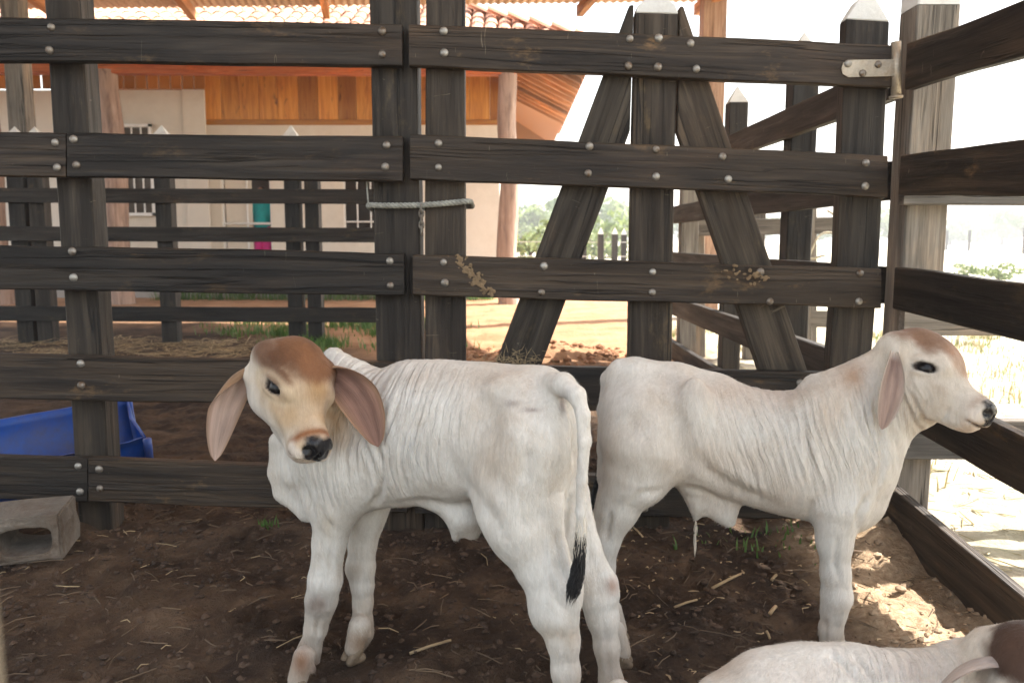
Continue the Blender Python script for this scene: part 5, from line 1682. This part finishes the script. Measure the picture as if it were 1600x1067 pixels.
    hair_tuft('tail_tuft', [P(908, 822, 1.53), P(908, 850, 1.53), P(906, 880, 1.53), P(900, 905, 1.53)], .009, .013, 1300, .05, 'tuft', root, 5, .0006)
    hair_tuft('tail_fringe', [P(908, 800, 1.53), P(908, 830, 1.53), P(906, 855, 1.53)], .009, .011, 380, .03, 'palehair', root, 6, .0005)
    # head
    b.cone(P(420, 585, 1.765), .030, P(392, 584, 1.752), .0165, k=.02)
    b.cone(P(490, 585, 1.80), .030, P(515, 581, 1.785), .0165, k=.02)
    H = Frame(P(453, 596, 1.765), facing(456, 596, .26, .77, .58), facing(456, 596, .55, -.60, .60), 1.03)
    add_head(b, H)
    blots = [(496, 945, 22, 20, (.12, .07, .045), .95), (470, 1034, 20, 26, (.24, .13, .075), .9), (494, 1046, 9, 12, (.09, .05, .035), .9), (552, 892, 16, 14, (.30, .22, .15), .7), (955, 915, 9, 13, (.30, .14, .08), .8), (566, 1005, 26, 20, (.26, .18, .12), .8), (890, 1000, 14, 40, (.44, .35, .26), .6), (950, 1030, 16, 40, (.42, .33, .25), .6), (880, 990, 30, 12, (.40, .31, .22), .5),
             (770, 640, 50, 90, (.50, .40, .30), .45), (770, 725, 35, 40, (.50, .38, .26), .4), (700, 590, 120, 22, (.45, .35, .27), .45), (800, 630, 12, 6, (.13, .09, .08), .6), (830, 640, 14, 4, (.16, .10, .09), .6), (510, 820, 14, 26, (.55, .46, .34), .5), (855, 1000, 22, 26, (.55, .46, .36), .6), (880, 632, 7, 18, (.12, .08, .08), .8)]
    folds = [(630, 660, 75, 120, 1.0), (560, 640, 60, 110, .9), (500, 745, 60, 60, .8), (690, 640, 60, 70, .5), (535, 570, 40, 40, .6), (545, 860, 40, 60, .15)]
    grooves = [([(548, 598), (556, 660), (585, 735), (596, 770)], 4, .006), ([(563, 600), (575, 670), (605, 740)], 4, .005), ([(600, 735), (592, 775), (572, 800)], 5, .008), ([(497, 780), (508, 812), (528, 838)], 5, .005),
               ([(680, 670), (722, 752), (770, 810), (810, 870)], 12, .006), ([(866, 820), (874, 880), (889, 925)], 6, .011), ([(862, 905), (868, 935), (884, 960)], 4, .005), ([(517, 850), (518, 905)], 4, .004), ([(500, 955), (490, 1010)], 3.5, .004),
               ([(876, 622), (893, 640), (899, 690), (897, 740)], 4, .012), ([(898, 740), (885, 800), (880, 850)], 4, .006), ([(600, 788), (660, 782), (715, 792)], 5, .004), ([(570, 895), (573, 960)], 3, .003), ([(880, 970), (884, 1067)], 4, .004), ([(945, 965), (952, 1067)], 4, .004),
               ([(770, 610), (765, 660), (775, 720)], 18, .008), ([(470, 740), (486, 790), (497, 830)], 5, .007), ([(445, 700), (452, 745), (470, 785)], 4, .006), ([(424, 640), (440, 690), (447, 720)], 5, .004), ([(533, 575), (530, 620), (545, 700)], 4, .005), ([(826, 690), (815, 760)], 14, .005)]
    finish_calf(b, root, H, 'tan', F_, folds, blots, tilt=.06, grooves=grooves, dirt_back=[(645, 610, 55, 28), (800, 632, 16, 14), (905, 700, 8, 60)])
    add_eyes(H, root)
    # ears
    ear(P(498, 582, 1.80), P(566, 584, 1.755), P(591, 698, 1.70), .0500, facing(550, 640, -.22, .12, .96), root, (.21, .115, .085), (.36, .21, .115), cup=.5, roll=1.5, tw=.15, rside=1)
    ear(P(400, 578, 1.755), P(345, 590, 1.76), P(336, 720, 1.74), .0430, facing(360, 640, .45, .10, .88), root, (.48, .35, .29), (.30, .175, .095), cup=.55, roll=2.3, tw=-.1, rside=-1)
    return root
calf_one()

# ================================================================== calf 2 (right, standing side-on)
def calf_two():
    Zc = lambda px: 1.98 - (px - 950) * .00022
    pt = lambda px, py, dz=0.0: P(px, py, Zc(px) + dz)
    rr = lambda r, px, dz=0.0: pxr(r, Zc(px) + dz)
    root = empty('calf', (P(1170, 800, Zc(1170)).x, Zc(1170), 0))
    tag(root, 'cream white calf at right standing side-on and facing right', 'calf', 'calves in the corral')
    F_ = Vector((.985, -.17, 0)).normalized(); N_ = Vector((-.17, -.985, 0)).normalized()
    sq = (N_, .74); b = SDF()
    def T(px, py, r, dz=0): return (pt(px, py, dz), rr(r, px, dz))
    b.chain([T(1012, 645, 74), T(1060, 665, 84), T(1110, 678, 84), T(1200, 704, 87), T(1262, 711, 97), T(1298, 709, 98)], k=.04, sq=sq)
    b.chain([T(965, 590, 18), T(990, 585, 22), T(1060, 597, 24), T(1120, 610, 20)], k=.035)
    b.cone(*T(988, 640, 42), *T(985, 690, 40), k=.04, sq=(N_, 1.3))
    b.ell(pt(1085, 625, -.085), [.03, .02, .055], None, k=.04)
    b.cone(*T(1276, 608, 25), *T(1312, 603, 23), k=.022, sq=(N_, .8))
    b.ell(pt(1292, 655, -.05), [.07, .05, .08], None, k=.05)
    # neck
    b.cone(pt(1310, 668), .090, P(1365, 625, 1.87), .078, k=.05, sq=(N_, .75))
    b.cone(P(1345, 615, 1.87), .062, P(1395, 582, 1.86), .066, k=.05, sq=(N_, .85))
    b.cone(P(1338, 688, 1.87), .080, P(1402, 616, 1.855), .058, k=.045, sq=(N_, .7))
    b.ell(pt(1345, 710, -.05), [.055, .04, .075], None, k=.05)
    # dewlap and brisket
    b.chain([(P(1434, 655, 1.86), .020), (P(1398, 690, 1.87), .016), (P(1384, 725, 1.87), .015), (P(1377, 750, 1.87), .017), (P(1352, 786, 1.88), .023), (P(1328, 808, 1.88), .028)], k=.03)
    b.cone(P(1358, 700, 1.87), .050, P(1340, 762, 1.88), .046, k=.04, sq=(N_, .6))
    b.ell(P(1372, 720, 1.87), [.024, .012, .055], None, k=.03)
    b.cone(pt(1318, 770), .075, P(1340, 790, 1.88), .045, k=.05, sq=(N_, .8))
    # near front leg
    d = -.055
    b.ell(pt(1318, 780, d), [.055, .045, .075], None, k=.04)
    b.chain([(pt(1306, 790, d), .060), (pt(1304, 845, d), .0385), (pt(1305, 895, d), .0315), (pt(1307, 932, d), .0325), (pt(1303, 956, d), .0265), (pt(1299, 985, d), .0225), (pt(1298, 1020, d), .0220), (pt(1298, 1042, d), .029), (pt(1303, 1058, d), .025)], k=.016)
    b.ell(pt(1310, 934, d - .015), [.02, .02, .03], None, k=.015)
    h = G(1306, 1080); hoof((h.x, h.y, gz(h.x, h.y) - .004), (.9, -.2), root)
    d = .075
    b.chain([(pt(1306, 790, d), .050), (pt(1307, 860, d), .030), (pt(1308, 915, d), .029), (pt(1304, 960, d), .022), (pt(1301, 1000, d), .021), (pt(1301, 1018, d), .025)], k=.016)
    h = G(1303, 1034); hoof((h.x, h.y, gz(h.x, h.y) - .004), (.9, -.2), root)
    # near hind leg
    d = -.055
    b.ell(pt(1000, 690, d), [.075, .055, .12], None, k=.05)
    b.cone(pt(1005, 700, d), .082, pt(1000, 752, d), .060, k=.05)
    b.chain([(pt(984, 745, d), .066), (pt(965, 795, d), .048), (pt(945, 850, d), .033), (pt(939, 885, d), .033), (pt(943, 930, d), .0265), (pt(950, 985, d), .0245), (pt(954, 1020, d), .029), (pt(960, 1032, d), .025)], k=.02)
    b.chain([(pt(950, 770, d), .020), (pt(931, 840, d), .014), (pt(926, 865, d), .016)], k=.02)
    h = G(966, 1050); hoof((h.x, h.y, gz(h.x, h.y) - .004), (.9, -.1), root)
    d = .075
    b.cone(pt(985, 690, d - .02), .075, pt(978, 750, d), .060, k=.04)
    b.chain([(pt(972, 750, d), .060), (pt(952, 805, d), .042), (pt(938, 850, d), .031), (pt(938, 885, d), .030), (pt(944, 930, d), .024), (pt(950, 970, d), .023), (pt(954, 992, d), .027)], k=.02)
    h = G(962, 1012); hoof((h.x, h.y, gz(h.x, h.y) - .004), (.9, -.1), root)
    # sheath
    b.chain([(pt(1080, 758), .030), (pt(1092, 785), .020), (pt(1088, 808), .008)], k=.025)
    b.chain([(pt(1105, 765), .040), (pt(1130, 795), .027), (pt(1140, 815), .012)], k=.03, sq=(N_, .6))
    hair_tuft('navel_hair', [pt(1088, 806), pt(1086, 830), pt(1086, 848)], .004, .001, 26, .035, 'palehair', root, 8, .0007)
    # tail, hanging behind the rump
    b.chain([(pt(968, 578), .026), (pt(950, 592, .03), .017), (pt(943, 640, .05), .0135), (pt(941, 700, .06), .012), (pt(938, 745, .07), .010)], k=.014)
    hair_tuft('tail_tuft', [pt(939, 735, .07), pt(934, 765, .07), pt(928, 790, .07)], .010, .010, 700, .05, 'tuft', root, 9, .0006)
    b.cone(P(1402, 545, 1.825), .030, P(1399, 556, 1.808), .012, k=.022)
    H = Frame(P(1428, 577, 1.845), facing(1428, 577, .79, .47, .34), facing(1428, 577, .50, -.85, .03), 1.0)
    add_head(b, H)
    # throat
    b.cone(P(1405, 620, 1.855), .055, P(1445, 640, 1.84), .030, k=.04, sq=(N_, .8))
    blots = [(1130, 605, 130, 26, (.42, .33, .27), .5), (1020, 640, 60, 60, (.52, .44, .36), .4), (1130, 720, 120, 40, (.52, .42, .33), .5), (1190, 630, 70, 30, (.5, .4, .33), .4), (1300, 640, 30, 60, (.55, .44, .34), .5), (1340, 590, 30, 30, (.40, .26, .17), .7), (1290, 975, 8, 30, (.48, .40, .33), .5), (1180, 780, 110, 30, (.5, .41, .33), .45)]
    folds = [(1200, 690, 80, 95, .75), (1290, 680, 60, 100, .9), (1350, 670, 50, 80, 1.0), (1260, 640, 60, 60, .6), (1415, 640, 40, 45, .8), (1130, 660, 50, 60, .4)]
    grooves = [([(1326, 590), (1338, 648), (1356, 690), (1378, 728)], 4, .008), ([(1342, 606), (1356, 660), (1374, 705)], 4, .007), ([(1360, 610), (1374, 672), (1381, 720), (1366, 775)], 4.5, .009), ([(1414, 600), (1440, 650), (1462, 676)], 3.5, .005), ([(1404, 604), (1430, 660), (1450, 688)], 3.5, .005),
               ([(1386, 648), (1404, 700), (1404, 745)], 4, .006), ([(1310, 600), (1318, 650), (1340, 710)], 4, .005), ([(1258, 640), (1262, 700), (1272, 760)], 5, .005), ([(1290, 620), (1300, 680), (1325, 730)], 4, .004), ([(1356, 765), (1342, 805), (1336, 838)], 5, .009), ([(1268, 775), (1262, 812)], 6, .006),
               ([(1085, 690), (1105, 735), (1160, 770), (1240, 800)], 9, .007), ([(1052, 620), (1060, 690), (1085, 745)], 16, .009), ([(985, 640), (990, 690)], 22, .006), ([(1308, 830), (1304, 880), (1312, 915)], 4, .005), ([(1290, 955), (1289, 1010)], 3.5, .004), ([(1040, 765), (1000, 772), (975, 800)], 6, .004), ([(955, 790), (946, 850)], 5, .006), ([(1465, 662), (1478, 650), (1484, 630)], 3, .003), ([(1060, 758), (1100, 765), (1140, 788)], 4, .004)]
    finish_calf(b, root, H, 'side', F_, folds, blots, tilt=.30, grooves=grooves)
    add_eyes(H, root)
    ear(P(1397, 550, 1.795), P(1397, 595, 1.760), P(1378, 671, 1.765), .0300, facing(1390, 600, .42, .0, .90), root, (.33, .23, .19), (.58, .50, .42), cup=.9, roll=.8, tw=.2, rside=1)
    ear(P(1410, 545, 1.92), P(1425, 600, 1.95), P(1410, 660, 1.96), .032, Vector((.5, .7, .1)), root, (.40, .25, .21), (.50, .40, .31), cup=.6, roll=.6)
    return root
calf_two()

# ================================================================== calf 3 (lying, lower right)
def calf_three():
    Z0 = 1.36
    pt = lambda px, py, dz=0.0: P(px, py + 13, Z0 + dz)
    rr = lambda r, px, dz=0.0: pxr(r, Z0 + dz)
    root = empty('calf', (P(1330, 1100, Z0).x, Z0, 0))
    tag(root, 'white calf lying at the lower right corner with brown-crowned head', 'calf', 'calves in the corral')
    b = SDF(); N_ = Vector((0, -1, 0))
    def T(px, py, r, dz=0): return (pt(px, py, dz), rr(r, px, dz))
    b.chain([T(1180, 1165, 118), T(1240, 1150, 136), T(1320, 1150, 140), T(1400, 1150, 132), T(1470, 1145, 118)], k=.05, sq=(N_, .95))
    b.chain([T(1130, 1085, 42), T(1190, 1052, 36), T(1260, 1040, 34), T(1330, 1042, 34), T(1420, 1056, 34), T(1480, 1055, 34)], k=.05)
    b.cone(*T(1150, 1130, 70), *T(1170, 1190, 95), k=.05)
    b.cone(*T(1505, 1030, 26), *T(1520, 1018, 20), k=.03)
    b.chain([(pt(1490, 1110), .105), (pt(1540, 1080, -.03), .085), (pt(1580, 1060, -.06), .065)], k=.05)
    b.cone(pt(1500, 1180), .09, pt(1560, 1130, -.05), .06, k=.05)
    # folded legs
    b.ell(pt(1190, 1200, -.13), [.13, .07, .10], None, k=.05)
    b.chain([(pt(1250, 1230, -.16), .06), (pt(1180, 1275, -.20), .04), (pt(1280, 1290, -.23), .03), (pt(1340, 1295, -.23), .026)], k=.03)
    b.chain([(pt(1480, 1220, -.12), .06), (pt(1560, 1275, -.16), .042), (pt(1480, 1300, -.20), .03), (pt(1430, 1305, -.2), .026)], k=.03)
    H = Frame(P(1610, 1064, 1.27), facing(1600, 1040, .25, .80, .50), facing(1600, 1040, .0, -.5, .85), 1.0)
    add_head(b, H)
    blots = [(1130, 1045, 60, 30, (.48, .38, .30), .5), (1260, 1060, 130, 30, (.56, .47, .40), .4), (1440, 1050, 80, 40, (.58, .50, .44), .4)]
    folds = [(1400, 1050, 90, 60, .8), (1480, 1050, 60, 50, .6), (1330, 1060, 40, 50, .6)]
    grooves = [([(1290, 1015), (1320, 1040), (1350, 1075)], 5, .006), ([(1330, 1015), (1350, 1040), (1370, 1075)], 4, .005), ([(1380, 1020), (1390, 1067)], 4, .004), ([(1420, 1022), (1424, 1067)], 4, .004)]
    finish_calf(b, root, H, 'dark', (1, 0, 0), folds, blots, tilt=-.2, grooves=grooves)
    add_eyes(H, root)
    ear(P(1562, 1036, 1.27), P(1508, 1016, 1.26), P(1445, 1105, 1.22), .042, facing(1500, 1050, .10, .93, .30), root, (.13, .06, .045), (.42, .345, .30), cup=.6, roll=.5, rside=-1)
    ear(P(1660, 1036, 1.27), P(1714, 1026, 1.26), P(1775, 1110, 1.22), .042, facing(1600, 1050, -.10, .93, .30), root, (.13, .06, .045), (.42, .345, .30), cup=.6, roll=.5, rside=1)
    for (px, py, dz) in ((1362, 1296, -.23), (1405, 1306, -.20)):
        p = pt(px, py, dz); hoof((p.x, p.y, gz(p.x, p.y)), (1 if px < 1390 else -1, 0), root)
    return root
calf_three()
